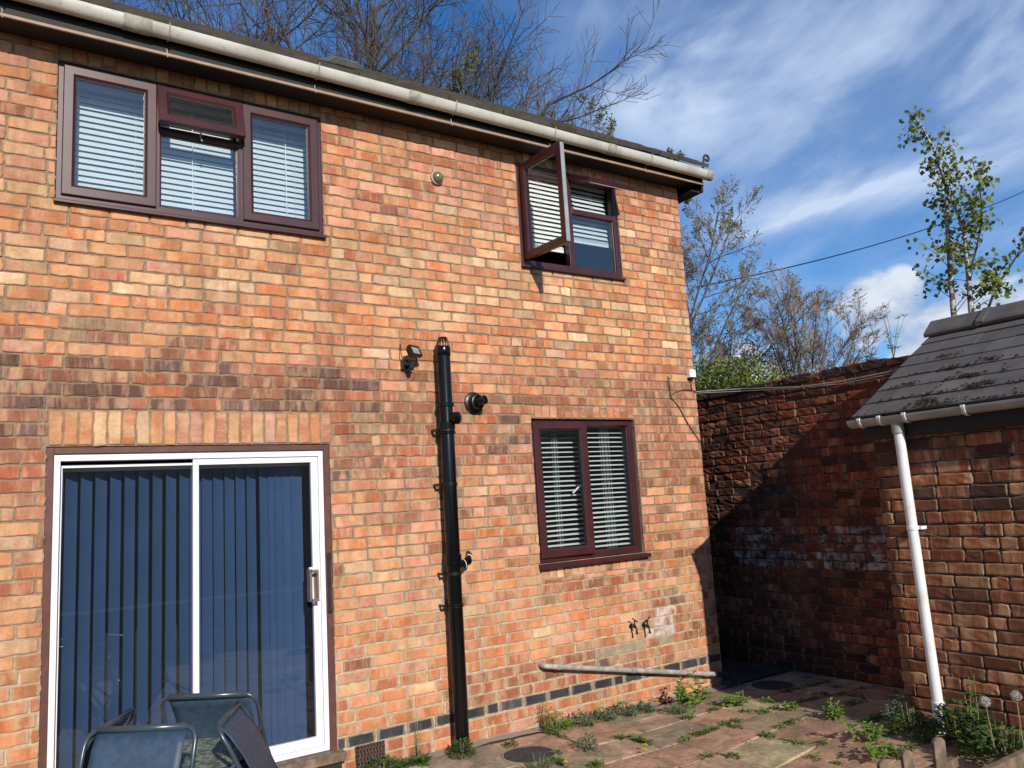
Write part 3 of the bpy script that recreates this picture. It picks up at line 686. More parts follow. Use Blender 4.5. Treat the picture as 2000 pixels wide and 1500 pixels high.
mb = MB(); mb.box(2.036, 2.060, .008, .0195, 1.12, 1.50); mb.box(2.034, 2.064, .004, .0195, 1.47, 1.51); mb.box(2.034, 2.064, .004, .0195, 1.10, 1.13); mb.build('keep_cover', M_dkwood, door, bevel=.004)
# vertical louvre blind
r9 = random.Random(4); mb = MB(); y = .225
def louvre(cx, ang, z0_=.235, z1_=2.135, wd=.089):
    ca, sa = math.cos(R(ang))*wd/2, math.sin(R(ang))*wd/2
    n = 4
    for k in range(n):
        t0, t1 = -1+2*k/n, -1+2*(k+1)/n; q0, q1 = .004*(1-t0*t0), .004*(1-t1*t1)
        mb.add([(cx+t0*ca, y+t0*sa+q0, z0_), (cx+t1*ca, y+t1*sa+q1, z0_), (cx+t1*ca, y+t1*sa+q1, z1_), (cx+t0*ca, y+t0*sa+q0, z1_)], [(0, 1, 2, 3)])
X = .46
while X < 1.16: louvre(X, 36+r9.gauss(0, 2.0)); X += .0835
X = 1.20
while X < 1.60: louvre(X, 30+r9.gauss(0, 3)); X += .0745
for X, a in ((1.665, 24), (1.735, 9), (1.775, 14), (1.835, 5), (1.895, 8)): louvre(X, a)
louvre(.415, 30)
vb = mb.build('louvre_blind', M_blue, door)
mb = MB(); mb.box(.36, 2.03, .205, .245, 2.14, 2.18); mb.build('blind_track', M_white, vb)
mb = MB(); mb.tube([(.408, .17, 2.12), (.400, .165, 1.16)], .0035, 6); mb.tube([(.400, .165, 1.16), (.399, .165, 1.10)], [.006, .013], 8); mb.build('pull_cord', M_white, vb)
room((D0, D1, .14, 2.283), 2.6, door, .10, 2.42)

# ---- roof, fascia, soffit, gutter
PIT = R(33.0); ct, st_ = math.cos(PIT), math.sin(PIT)
EY, EZ = -.265, 5.072
def tiled(x0, x1, y_of, z_of, rowlen, rows, tw, thick, seed, name, m_, parent, bond=True, jit=.004, lip=.014):
    """courses of separate slightly tilted tiles; y_of/z_of map slope distance to place"""
    r = random.Random(seed); V = []; F = []; Cc = []
    for k in range(rows):
        X = x0-(tw/2 if (k % 2 and bond) else 0)
        while X < x1-.01:
            a, b = max(X, x0)+.0015, min(X+tw, x1)-.0015; X += tw
            if b-a < .02: continue
            s0 = k*rowlen+r.gauss(0, jit*.7); s1 = (k+1)*rowlen+.03; t = thick+r.gauss(0, .001); lift = abs(r.gauss(0, jit*.5)); g = math.exp(r.gauss(0, .10))
            o = len(V)
            for (q, s, h) in ((a, s0, t+lip+lift), (b, s0, t+lip+lift+r.gauss(0, .001)), (b, s1, t), (a, s1, t), (a, s0, .002+lift), (b, s0, .002+lift), (b, s1, 0), (a, s1, 0)):
                V.append(y_of(q, s, h))
            for f in ((0, 1, 2, 3), (4, 7, 6, 5), (0, 4, 5, 1), (1, 5, 6, 2), (2, 6, 7, 3), (3, 7, 4, 0)):
                F.append(tuple(o+i for i in f)); Cc += [(g, g, g, 1)]*4
    me = bpy.data.meshes.new(name); me.from_pydata(V, [], F); me.materials.append(m_)
    ca = me.color_attributes.new('bc', 'FLOAT_COLOR', 'CORNER'); ca.data.foreach_set('color', [x for p in Cc for x in p]); me.update()
    o = bpy.data.objects.new(name, me); col.objects.link(o); o.parent = parent; return o
roof = tiled(HX0, 6.09, lambda x, s, h: (x, EY+s*ct-h*st_, EZ-.03+s*st_+h*ct), None, .28, 16, .26, .026, 5, 'roof', M_tile, house, jit=.007)
mb = MB(); mb.add([(HX0, EY+.03, EZ-.02), (6.08, EY+.03, EZ-.02), (6.08, 3.6, 7.52), (HX0, 3.6, 7.52)], [(0, 1, 2, 3)])
mb.add([(HX0, 7.5, EZ-.02), (6.08, 7.5, EZ-.02), (6.08, 3.6, 7.52), (HX0, 3.6, 7.52)], [(3, 2, 1, 0)]); mb.build('roof_felt', M_dkwood, roof)
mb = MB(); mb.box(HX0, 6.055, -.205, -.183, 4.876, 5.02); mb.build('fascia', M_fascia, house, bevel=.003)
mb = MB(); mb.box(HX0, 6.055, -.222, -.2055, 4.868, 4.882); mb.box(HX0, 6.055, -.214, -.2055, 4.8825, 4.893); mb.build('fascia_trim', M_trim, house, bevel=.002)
mb = MB(); mb.box(HX0, 6.03, -.182, .0, 4.885, 4.897); mb.build('soffit', M_dkwood, house)
mb = MB(); mb.add([(6.03, -.20, 4.80), (6.03, .3, 4.80), (6.03, .3, 5.2), (6.03, -.20, 5.0), (6.055, -.20, 4.80), (6.055, .3, 4.80), (6.055, .3, 5.2), (6.055, -.20, 5.0)],
                  [(0, 1, 2, 3), (4, 7, 6, 5), (0, 4, 5, 1), (3, 2, 6, 7), (0, 3, 7, 4)])
mb.box(5.90, 6.03, -.18, .3, 4.795, 4.81); mb.build('boxed_eaves_end', M_dkwood, house, bevel=.003)
mb = MB(); mb.add([(6.03, -.2, 5.0), (6.03, 3.6, 7.44), (6.03, 3.6, 7.26), (6.03, -.2, 4.82), (6.055, -.2, 5.0), (6.055, 3.6, 7.44), (6.055, 3.6, 7.26), (6.055, -.2, 4.82)],
                  [(0, 3, 2, 1), (4, 5, 6, 7), (0, 1, 5, 4), (3, 7, 6, 2)]); mb.build('barge_board', M_dkwood, house)
def gutter_mesh(p0, p1, r_, th=.003, n=14, deep=1.0):
    """half-round channel between two points"""
    p0, p1 = Vector(p0), Vector(p1); mb = MB(); d = (p1-p0).normalized(); side = d.cross(Vector((0, 0, 1))).normalized(); vs = []
    for p in (p0, p1):
        for rad in (r_, r_-th):
            for k in range(n+1):
                a = math.pi*k/n; vs.append(p+side*math.cos(a)*rad-Vector((0, 0, 1))*math.sin(a)*rad*deep)
    m_ = n+1; fs = []
    for k in range(n):
        fs += [(k, k+1, 2*m_+k+1, 2*m_+k), (m_+k, 3*m_+k, 3*m_+k+1, m_+k+1)]
    fs += [(0, 2*m_, 3*m_, m_), (n, m_+n, 3*m_+n, 2*m_+n)]
    fs += [tuple(list(range(m_))+list(range(2*m_-1, m_-1, -1))), tuple(list(range(2*m_, 3*m_))+list(range(4*m_-1, 3*m_-1, -1)))]
    mb.add(vs, fs); return mb
GC = (-.262, 5.035); gz = lambda x: 5.045-.009*x
g0, g1 = (HX0, GC[0], gz(HX0)), (6.10, GC[0], gz(6.10))
gut = gutter_mesh(g0, g1, .054, deep=1.40).build('gutter', M_gutter, house, smooth=True, sm_angle=50)
M_gjoint = simple('stained_gutter_joint', (.42, .39, .33), .6, scale=20, c2=(.26, .24, .19))
def joint(x, wd): gutter_mesh((x-wd/2, GC[0], gz(x)+.001), (x+wd/2, GC[0], gz(x)), .0590, .005, deep=1.38).build('gutter_joint', M_gjoint, gut, smooth=True, sm_angle=50)
for x, wd in ((.74, .17), (2.73, .10), (4.76, .10)): joint(x, wd)
def gbracket(x):
    mb = MB(); pts = [(x, GC[0]+.060*math.cos(a), gz(x)-.083*math.sin(a)) for a in [math.pi*k/12 for k in range(13)]]
    mb.tube([(x, GC[0]+.068, gz(x)+.0)]+pts[1:]+[(x, GC[0]-.066, gz(x)+.012)], .0045, 6)
    mb.tube([(x, -.212, 4.92), (x+.005, -.219, 4.86)], .004, 6)
    mb.build('gutter_bracket', M_gjoint, gut)
for x in (-.9, 0.0, .93, 1.95, 3.10, 4.10, 5.25): gbracket(x)
mb = MB(); x = 6.10
prof = [(x+.012, GC[0]+.058*math.cos(a), gz(x)-.080*math.sin(a)) for a in [math.pi*k/14 for k in range(15)]]
prof2 = [(x-.075, p[1], p[2]) for p in prof]
gutter_mesh((x-.08, GC[0], gz(x)), (x+.012, GC[0], gz(x)), .0590, .005, deep=1.38).build('gutter_end_socket', M_gjoint, gut, smooth=True, sm_angle=50)
mb.add(prof, [tuple(range(15))]); mb.build('gutter_stop_end', M_gjoint, gut)
# tile vent on the roof
mb = MB(); s = .42; base = Vector((2.28, EY+s*ct, EZ+s*st_+.03)); Mr = Matrix.Translation(base) @ Matrix.Rotation(PIT, 4, 'X')
mb.add([Mr @ Vector(p) for p in [(-.16, -.12, 0), (.16, -.12, 0), (.16, .14, 0), (-.16, .14, 0), (-.10, -.12, .055), (.10, -.12, .055), (.09, .10, .03), (-.09, .10, .03)]],
       [(0, 1, 5, 4), (1, 2, 6, 5), (2, 3, 7, 6), (3, 0, 4, 7), (4, 5, 6, 7), (0, 3, 2, 1)])
mb.build('vent_tile', simple('slate_grey', (.13, .13, .125), .6), roof, bevel=.006)
# scrolled iron hook at the end of the eaves
mb = MB(); pts = [(6.17, -.12, 5.06), (6.18, -.12, 5.15), (6.20, -.12, 5.22)]
for k in range(14):
    a = math.pi*.85-k*.42; rr_ = .042-.0018*k; pts.append((6.245+rr_*math.cos(a), -.12, 5.235+rr_*math.sin(a)))
mb.tube(pts, .012, 8); mb.build('scroll_hook', simple('rusty_iron', (.045, .022, .02), .7), house, smooth=True)
# mortar pointing and moss lump at the verge
# air brick (terracotta vent) in the plinth
mb = MB(); mb.box(VENT[0]+.004, VENT[1]-.004, .018, .03, VENT[2]+.004, VENT[3]-.004, mi=0)
for j in range(6):
    z = VENT[2]+.018+j*.026
    for i in range(9):
        x = VENT[0]+.012+i*.0235+(.006 if j % 2 else 0)
        if x+.02 < VENT[1]: mb.box(x+.012, x+.0235, .001, .018, z-.012, z+.012, mi=1)
    mb.box(VENT[0]+.004, VENT[1]-.004, .002, .018, z+.011, z+.016, mi=1)
mb.build('air_brick', [M_dkwood, simple('dark_clay', (.10, .055, .045), .85)], house)
# cement haunching strip along the wall foot
def gz_ground(x, y):
    t = min(max((x-3.0)/2.6, 0), 1); t = t*t*(3-2*t); base = -.045*t
    a = min(max((x-4.0)/1.3, 0), 1); b = min(max((-y-.1)/2.0, 0), 1.6)
    d = min(max((6.9-x)/1.2, 0), 1)
    return base+.135*(a*a*(3-2*a))*b*d - .0
mb = MB()
for i in range(40):
    xa, xb = 2.05+i*.1, 2.05+(i+1)*.1; q = lambda x, y: gz_ground(x, y)
    wv = lambda x: .075+.02*math.sin(x*7)+.012*math.sin(x*17)
    mb.add([(xa, .004, q(xa, 0)+.016), (xb, .004, q(xb, 0)+.016), (xb, -wv(xb), q(xb, -.1)+.002), (xa, -wv(xa), q(xa, -.1)+.002)], [(0, 1, 2, 3)])
mb.build('cement_fillet', M_cement, house, smooth=True)

# ---- black soil pipe
sp = empty('soil_pipe', (2.985, -.095, 0), 'tall glossy black soil pipe with slotted vent cowl fixed up the brick wall', 'pipe')
PX, PY = 2.985, -.105
def lx(prof, x=PX, y=PY, z=0, n=28, rx=None): 
    mb = MB(); M_ = Matrix.Translation((x, y, z))
    if rx is not None: M_ = M_ @ rx
    mb.lathe(prof, M_, n); return mb
sp.location = (PX, PY, 0); OFF = Matrix.Translation((-PX, -PY, 0))
def sp_build(mb, name, m_=M_black, parent=sp, **k):
    mb.v = [(p[0]-PX, p[1]-PY, p[2]) for p in mb.v] if parent is sp or parent.parent is sp else mb.v
    return mb.build(name, m_, parent, **k)
rp = .055
sp_build(lx([(rp, -.03), (rp, 1.34), (rp+.008, 1.345), (rp+.008, 1.42), (rp, 1.425), (rp, 2.36), (rp-.002, 2.37), (rp-.002, 2.95), (0, 2.95)], n=32), 'pipe', smooth=True, sm_angle=45)
for z, hh, e in ((2.40, .06, .010), (2.345, .02, .013), (2.565, .035, .009), (1.95, .02, .006), (1.045, .02, .007), (1.35, .02, .012)):
    sp_build(lx([(rp, z-hh/2), (rp+e, z-hh/2+.004), (rp+e, z+hh/2-.004), (rp, z+hh/2)], n=32), 'socket_ring', smooth=True, sm_angle=45)
cowl = lx([(rp-.002, 2.95), (rp+.002, 2.955), (rp+.002, 3.02), (rp-.004, 3.03)], n=32)
for k in range(12):
    a = 2*math.pi*k/12; ca, sa = math.cos(a), math.sin(a)
    cowl.tube([(PX+ca*(rp-.006), PY+sa*(rp-.006), 3.025), (PX+ca*(rp-.010), PY+sa*(rp-.010), 3.06), (PX+ca*(rp-.026), PY+sa*(rp-.026), 3.10)], .0055, 6)
cowl.lathe([(rp-.018, 3.090), (rp-.022, 3.103), (0, 3.108)], Matrix.Translation((PX, PY, 0)), 24)
sp_build(cowl, 'vent_cowl', smooth=True, sm_angle=45)
def clip(z):
    mb = lx([(rp, z-.012), (rp+.006, z-.012), (rp+.006, z+.012), (rp, z+.012)], n=28)
    mb.box(PX-.088, PX-.045, -.075, -.066, z-.010, z+.010); mb.lathe([(.010, 0), (.010, .07), (0, .072)], Matrix.Translation((PX-.080, -.0, z)) @ Matrix.Rotation(R(90), 4, 'X'), 12)
    mb.box(PX-.02, PX+.02, -.05, -.001, z-.014, z+.014)
    sp_build(mb, 'pipe_clip', M_blackm)
for z in (2.37, 1.95, 1.28, 1.045): clip(z)
mb = lx([(.040, 0), (.040, .045), (.048, .047), (.048, .075), (.041, .078), (0, .079)], PX, PY, 2.46, rx=Matrix.Rotation(R(100), 4, Vector((-.80, -.6, 0)).cross(Vector((0, 0, 1))).normalized()) if False else Vector((.42, -.88, -.1)).to_track_quat('Z', 'Y').to_matrix().to_4x4())
mb.v = [(p[0]+.02, p[1]-.02, p[2]) for p in mb.v]
sp_build(mb, 'capped_branch', smooth=True, sm_angle=45)
mb = MB(); mb.tube([(PX+.03, PY, 1.335), (PX+.10, PY-.004, 1.345), (PX+.135, PY+.01, 1.365)], [.030, .028, .028], 16); mb.tube([(PX+.128, PY+.004, 1.36), (PX+.175, PY+.05, 1.40), (PX+.19, -.002, 1.41)], .021, 14)
mb.tube([(PX+.085, PY-.004, 1.343), (PX+.098, PY-.004, 1.345)], .034, 16); mb.tube([(PX+.122, PY+.0, 1.356), (PX+.135, PY+.012, 1.366)], .033, 16)
sp_build(mb, 'waste_branch', smooth=True, sm_angle=45)
mb = MB(); mb.tube([(PX+.087, PY-.004, 1.343), (PX+.092, PY-.004, 1.344)], .0352, 16); sp_build(mb, 'joint_seal', M_white)
mb = MB(); mb.tube([(PX+.158, PY+.032, 1.386), (PX+.163, PY+.037, 1.39)], .0222, 16); sp_build(mb, 'joint_seal', M_white)

# ---- flue terminal
fl = empty('flue_terminal', (3.30, 0, 2.60), 'black round boiler flue terminal poking out of the wall right of the soil pipe', 'flue')
mb = MB(); MX = Matrix.Rotation(R(90), 4, 'X')
mb.lathe([(.088, 0), (.088, .010), (.080, .016), (.062, .020), (.060, .028)], MX, 32); mb.build('wall_collar', M_blackm, fl, smooth=True, sm_angle=40)
mb = MB(); mb.lathe([(.058, .02), (.056, .065), (.060, .068), (.060, .078), (.052, .082), (.050, .082), (.045, .06)], MX, 32)
A2 = Matrix.Translation((.0, -.07, 0)) @ Vector((.35, -.93, .12)).to_track_quat('Z', 'Y').to_matrix().to_4x4()
mb.lathe([(.036, 0), (.034, .055), (.037, .058), (.037, .075), (.030, .078), (.029, .05)], A2, 28); mb.build('nozzle', M_blackm, fl, smooth=True, sm_angle=40)
mb = MB()
for k in range(5): mb.box(-.028, .028, -.002, .002, .066, .069, A2 @ Matrix.Rotation(k*math.pi/5, 4, 'Z'))
mb.build('grille', M_blackm, fl)

# ---- domed alarm sensor
al = empty('dome_sensor', (3.055, 0, 4.478), 'round bronze dome light sensor with cream rim high on the brickwork', 'sensor')
mb = MB(); mb.lathe([(.057, 0), (.057, .022), (.050, .026), (0, .026)], MX, 32); mb.build('rim', M_cream, al, smooth=True, sm_angle=40)
mb = MB(); mb.lathe([(.050*math.cos(a), .026+.042*math.sin(a)) for a in [math.pi/2*k/8 for k in range(9)]], MX, 32); mb.build('dome', M_beige, al, smooth=True)

# ---- floodlight
fd = empty('security_floodlight', (2.69, 0, 2.90), 'small black security floodlight with sensor on the brick wall', 'floodlight')
mb = MB(); mb.box(-.032, .022, -.035, 0, -.05, .02); mb.tube([(-.01, -.035, -.02), (-.005, -.075, -.018), (.02, -.10, .01)], .010, 8)
mb.tube([(-.025, -.03, .02), (-.045, -.05, .06), (-.04, -.04, .10), (-.03, -.001, .115)], .004, 6)
mb.tube([(-.028, -.01, .115), (-.03, -.012, .15)], .004, 6); mb.build('bracket', M_blackm, fd, bevel=.002)
A = Matrix.Translation((.040, -.11, .075)) @ Matrix.Rotation(R(28), 4, 'Z') @ Matrix.Rotation(R(-24), 4, 'X')
mb = MB(); mb.box(-.062, .062, -.012, .016, -.044, .044, A); mb.box(-.05, .05, .016, .030, -.034, .034, A)
for k in range(5): mb.box(-.045+k*.022, -.041+k*.022, .030, .040, -.032, .032, A)
mb.frame(-.064, .064, -.046, .046, [(0, -.012), (0, -.018), (.014, -.018), (.014, -.012)], A)
mb.build('lamp_housing', M_blackm, fd, bevel=.002)
mb = MB(); mb.box(-.044, .044, -.0150, -.0125, -.028, .028, A); mb.build('lens', M_lens, fd)
mb = MB(); mb.box(-.034, .034, -.0170, -.0155, -.006, .022, A); mb.build('led_panel', M_handle, fd)
mb = MB(); mb.lathe([(.018, -.02), (.022, -.005), (.022, .012), (.010, .02), (0, .02)], Matrix.Translation((.020, -.085, -.045)), 16); mb.box(-.012, .05, -.10, -.06, -.030, -.018); mb.build('motion_sensor', M_blackm, fd, smooth=True, sm_angle=40)

# ---- white junction box at the corner and its cable
jb = empty('junction_box', (5.812, 0, 2.93), 'small white electrical junction box at the house corner', 'junction box')
mb = MB(); mb.box(-.040, .042, -.048, 0, -.035, .045); mb.build('box', M_white, jb, bevel=.004)
mb = MB(); mb.box(-.036, .038, -.0485, -.046, -.036, -.031); mb.box(-.02, .02, -.04, -.005, -.050, -.0355); mb.build('gland', M_blackm, jb)
mb = MB(); mb.tube([(5.51, -.004, 2.86), (5.51, -.012, 2.82), (5.515, -.01, 2.70), (5.56, -.008, 2.66), (5.62, -.008, 2.60), (5.70, -.008, 2.47), (5.78, -.008, 2.36), (5.886, -.008, 2.24), (5.895, .10, 2.20)], .0045, 6)
mb.tube([(5.812, -.02, 2.885), (5.812, -.012, 2.80), (5.83, -.008, 2.765), (5.885, -.006, 2.75)], .004, 6)
mb.tube([(5.52, -.01, 2.71), (5.60, -.015, 2.755), (5.70, -.012, 2.775), (5.80, -.012, 2.775), (5.885, -.01, 2.75)], .0028, 6)
tag(mb.build('cable', M_blackm), 'thin black cables draped down the wall to the house corner', 'cable')
mb = MB(); mb.box(5.500, 5.518, -.012, -.001, 2.80, 2.90); mb.tube([(5.509, -.012, 2.88), (5.509, -.04, 2.87), (5.509, -.045, 2.84)], .004, 6); tag(mb.build('wall_hook', M_brownmetal), 'small rusty hook on the wall beside the white junction box', 'hook')

# ---- outdoor taps
def tap(x, z, label, rz):
    t = empty('outdoor_tap', (x, 0, z), label, 'tap', 'outdoor taps on the wall')
    mb = MB(); mb.lathe([(.020, 0), (.020, .006), (.010, .008), (.010, .045), (.014, .048), (.014, .062), (0, .064)], MX, 16)
    mb.tube([(0, -.055, -.0), (0, -.075, -.012), (0, -.078, -.05)], [.011, .010, .009], 10); mb.tube([(0, -.078, -.05), (0, -.078, -.062)], .012, 10); mb.build('spout', M_blackm, t, smooth=True, sm_angle=40)
    mb = MB(); mb.tube([(0, -.05, .0), (0, -.062, .05)], .006, 8); mb.tube([(-.030, -.064, .055+rz), (.030, -.064, .055-rz)], .0055, 8); mb.build('tap_handle', M_blackm, t)
tap(4.785, .645, 'dark outdoor tap, the one farther from the house corner', .02); tap(4.935, .632, 'dark outdoor tap, the one nearer the house corner', -.02)
mb = MB()
for i in range(9):
    x = 4.76+i*.025; mb.tube([(x, -.006, .665+.02*math.sin(i*2.1)), (x+.008, -.012, .61), (x-.004, -.006, .575-.02*(i % 3))], .004, 5)

# ---- grey waste pipe low along the wall
wp = empty('waste_pipe', (3.80, -.055, .47), 'weathered grey waste pipe running low along the wall to the corner', 'pipe')
zp = lambda x: .465-(x-3.82)*.195
mb = MB(); pts = [(3.80, .0, .475), (3.80, -.04, .472), (3.82, -.058, zp(3.82))]+[(x, -.060, zp(x)) for x in (3.9, 4.4, 4.9, 5.4, 5.72)]
mb.tube(pts, .0215, 16); mb.v = [(p[0]-3.80, p[1]+.055, p[2]-.47) for p in mb.v]; mb.build('pipe', M_grey, wp, smooth=True, sm_angle=50)
for x in (3.93, 4.72, 5.60):
    mb = MB(); mb.tube([(x-.018, -.060, zp(x-.018)), (x+.018, -.060, zp(x+.018))], .0255, 16)
    mb.v = [(p[0]-3.80, p[1]+.055, p[2]-.47) for p in mb.v]; mb.build('collar', M_grey, wp, smooth=True, sm_angle=50)
mb = MB(); mb.tube([(5.72, -.060, zp(5.72)), (5.84, -.060, zp(5.84)), (5.90, -.055, zp(5.90)), (5.915, -.03, zp(5.9)-.03), (5.92, -.02, -.06)], .025, 14); mb.box(5.86, 5.98, -.09, .04, -.06, .01)
mb.v = [(p[0]-3.80, p[1]+.055, p[2]-.47) for p in mb.v]; mb.build('elbow', M_iron, wp, smooth=True, sm_angle=50)

# ==================================================================== GARDEN WALL
GX = 6.82
TG = lambda u, v, w_: (GX-w_, u, v)
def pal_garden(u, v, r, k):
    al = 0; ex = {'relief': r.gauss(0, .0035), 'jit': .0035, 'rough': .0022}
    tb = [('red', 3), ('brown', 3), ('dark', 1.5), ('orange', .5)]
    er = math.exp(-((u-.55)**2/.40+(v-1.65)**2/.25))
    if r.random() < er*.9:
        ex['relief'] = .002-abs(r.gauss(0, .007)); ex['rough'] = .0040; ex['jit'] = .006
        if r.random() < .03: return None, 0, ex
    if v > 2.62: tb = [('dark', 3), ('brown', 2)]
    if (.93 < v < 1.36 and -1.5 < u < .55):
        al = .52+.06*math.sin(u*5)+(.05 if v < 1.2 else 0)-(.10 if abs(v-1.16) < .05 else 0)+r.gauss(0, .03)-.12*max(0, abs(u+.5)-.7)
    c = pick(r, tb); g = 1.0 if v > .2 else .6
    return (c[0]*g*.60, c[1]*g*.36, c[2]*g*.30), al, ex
gtop = lambda u: 2.86
gw = empty('garden_wall', (GX, 0, 0), 'tall old dark red brick garden wall behind the house passage', 'wall')
gw.location = (0, 0, 0)
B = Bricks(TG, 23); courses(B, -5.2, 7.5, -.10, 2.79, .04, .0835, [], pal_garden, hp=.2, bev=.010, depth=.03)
r5 = random.Random(8); u = -5.2
while u < 7.5:      # brick-on-edge coping, uneven
    l = .222+r5.gauss(0, .006); h = r5.uniform(-.012, .012)
    c = pick(r5, [('dark', 3), ('brown', 1.4)]); B.brick(u, u+l, 2.80+h*.3, 2.872+h, (c[0]*.5, c[1]*.42, c[2]*.4), 0, jit=.006, rough=.004, relief=.008+r5.gauss(0, .005), depth=.05, bev=.012); u += l+.012
gb = B.build('brickwork', M_obrick, gw)
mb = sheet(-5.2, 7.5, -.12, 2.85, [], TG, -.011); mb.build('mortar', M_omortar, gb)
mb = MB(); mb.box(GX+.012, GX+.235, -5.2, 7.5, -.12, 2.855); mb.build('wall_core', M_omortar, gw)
mb = MB(); r6 = random.Random(3); u = -5.2
while u < 7.5:
    l = .19+r6.random()*.1; h = 2.862+r6.uniform(-.008, .022); mb.box(GX-.012+r6.uniform(-.01, .01), GX+.25, u, u+l-.006, 2.80, h); u += l
mb.build('coping', simple('sooty_coping', (.055, .035, .026), .95, bump=.8, bscale=30, c2=(.03, .022, .018)), gw, bevel=.008)
mb = MB(); P_ = [(GX-.03, .95, 2.93), (GX-.03, .2, 2.845), (GX-.032, -.03, 2.815), (GX-.03, -.53, 2.755), (GX-.028, -.99, 2.735), (GX-.028, -1.49, 2.745), (GX-.03, -2.1, 2.78)]
P_ = [(5.87, .02, 2.86)]+[(6.3, .9, 2.88)]+P_[1:]
mb.tube(P_, .0055, 6); mb.tube([(p[0], p[1], p[2]-.018+.01*math.sin(i*2)) for i, p in enumerate(P_)], .0038, 6)
tag(mb.build('washing_line', simple('grey_rope', (.35, .33, .28), .9)), 'pale rope strung across the top of the dark garden wall', 'rope')

# ==================================================================== OUTHOUSE
SX, SY = 5.375, -2.135
TS = lambda u, v, w_: (SX-w_, u, v)
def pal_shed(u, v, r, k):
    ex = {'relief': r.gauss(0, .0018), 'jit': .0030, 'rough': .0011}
    tb = [('orange', 1.6), ('red', 2), ('brown', 2.5), ('amber', .8), ('sand', .7)] if v < 1.5 else [('red', 2), ('brown', 3), ('dark', 2), ('orange', .8)]  # darker table higher up puts the eaves shade into the brick colour
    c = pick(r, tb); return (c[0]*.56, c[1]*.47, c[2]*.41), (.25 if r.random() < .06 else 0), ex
shed = empty('brick_outhouse', (SX, SY, 0), 'low brick outhouse with grey tiled roof, pale gutter and white downpipe', 'outhouse')
shed.location = (0, 0, 0)
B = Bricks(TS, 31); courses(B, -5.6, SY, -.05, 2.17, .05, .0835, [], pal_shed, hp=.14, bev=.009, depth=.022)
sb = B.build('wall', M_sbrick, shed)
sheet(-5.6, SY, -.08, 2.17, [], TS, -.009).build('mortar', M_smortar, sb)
TS2 = lambda u, v, w_: (u, SY+w_, v)
B = Bricks(TS2, 32); courses(B, SX+.012, 7.6, -.05, 2.17, .05, .0835, [], pal_shed, hp=.14, bev=.009, depth=.022); B.build('end_wall', M_sbrick, shed)
mb = MB(); mb.add([(SX+.01, SY-.010, -.08), (7.62, SY-.010, -.08), (7.62, SY-.010, 2.17), (6.55, SY-.010, 2.86), (SX+.01, SY-.010, 2.19)], [(0, 1, 2, 3, 4)])
mb.add([(SX+.01, -5.6, -.08), (7.62, -5.6, -.08), (7.62, -5.6, 2.17), (6.55, -5.6, 2.86), (SX+.01, -5.6, 2.19)], [(4, 3, 2, 1, 0)])
mb.add([(7.62, -5.6, -.08), (7.62, SY-.01, -.08), (7.62, SY-.01, 2.17), (7.62, -5.6, 2.17)], [(0, 1, 2, 3)]); mb.build('gable', M_smortar, shed)
SP = math.atan2(.70, 1.235); sct, sst = math.cos(SP), math.sin(SP); VX, VZ, VY = 5.285, 2.235, -2.055
srf = tiled(-5.7, VY, lambda x, s, h: (VX+s*sct-h*sst, x, VZ+s*sst+h*sct), None, .205, 7, .30, .009, 9, 'roof', M_stile, shed, jit=.0022, lip=.009)
mb = MB(); mb.add([(VX+.02, VY-.004, VZ-.004), (VX+.02, -5.7, VZ-.004), (6.60, -5.7, 2.965), (6.60, VY-.004, 2.965)], [(0, 1, 2, 3)])
mb.add([(7.9, VY-.004, VZ-.004), (7.9, -5.7, VZ-.004), (6.60, -5.7, 2.965), (6.60, VY-.004, 2.965)], [(3, 2, 1, 0)]); mb.build('roof_boarding', M_dkwood, srf)
# ridge tiles
yy = VY+.02; kk = 0; M_ridge = tile_mat('ridge_tile', (.115, .10, .088), (.08, .07, .062), .74, (.05, .035, .022))
while yy > -5.6:
    l = .46; mb = MB(); rx, rz_ = 6.60, 3.01+.004*(kk % 2); t = .016
    up = [(-.165, -.075), (-.155, -.055), (-.02, .055), (.02, .055), (.155, -.055), (.165, -.075)]
    n = len(up); vs = []
    for Y in (yy, yy-l+.012):
        for dx, dz in up: vs.append((rx+dx, Y, rz_+dz+.008))
        for dx, dz in up: vs.append((rx+dx*.93, Y, rz_+dz-t))
    fs = []
    for k in range(n-1): fs += [(k, k+1, 2*n+k+1, 2*n+k), (n+k, 3*n+k, 3*n+k+1, n+k+1), (k, n+k, n+k+1, k+1), (2*n+k, 2*n+k+1, 3*n+k+1, 3*n+k)]
    fs += [(0, 2*n, 3*n, n), (n-1, 2*n-1, 4*n-1, 3*n-1)]
    mb.add(vs, fs)
    o = mb.build('ridge_tile', M_ridge, srf, bevel=.005)
    ca = o.data.color_attributes.new('bc', 'FLOAT_COLOR', 'CORNER'); ca.data.foreach_set('color', [1.0]*(4*len(o.data.loops)))
    if kk: # overlapping roll at the joint
        mb = MB(); vs = [(rx+dx*1.05, Y, rz_+dz+e) for Y in (yy+.035, yy-.02) for (dx, dz) in up for e in (.016,)]
        vs2 = [(v[0], v[1], v[2]-.02) for v in vs]; nn = n
        fs = [(k, k+1, nn+k+1, nn+k) for k in range(n-1)]+[(2*nn+k, 3*nn+k, 3*nn+k+1, 2*nn+k+1) for k in range(n-1)]+[(k, 2*nn+k, 2*nn+k+1, k+1) for k in range(n-1)]+[(nn+k, nn+k+1, 3*nn+k+1, 3*nn+k) for k in range(n-1)]
        mb.add(vs+vs2, fs); o = mb.build('ridge_joint', M_ridge, srf)
        ca = o.data.color_attributes.new('bc', 'FLOAT_COLOR', 'CORNER'); ca.data.foreach_set('color', [1.0]*(4*len(o.data.loops)))
    yy -= l; kk += 1
mb = MB(); r7 = random.Random(6); y_ = VY
pp = []
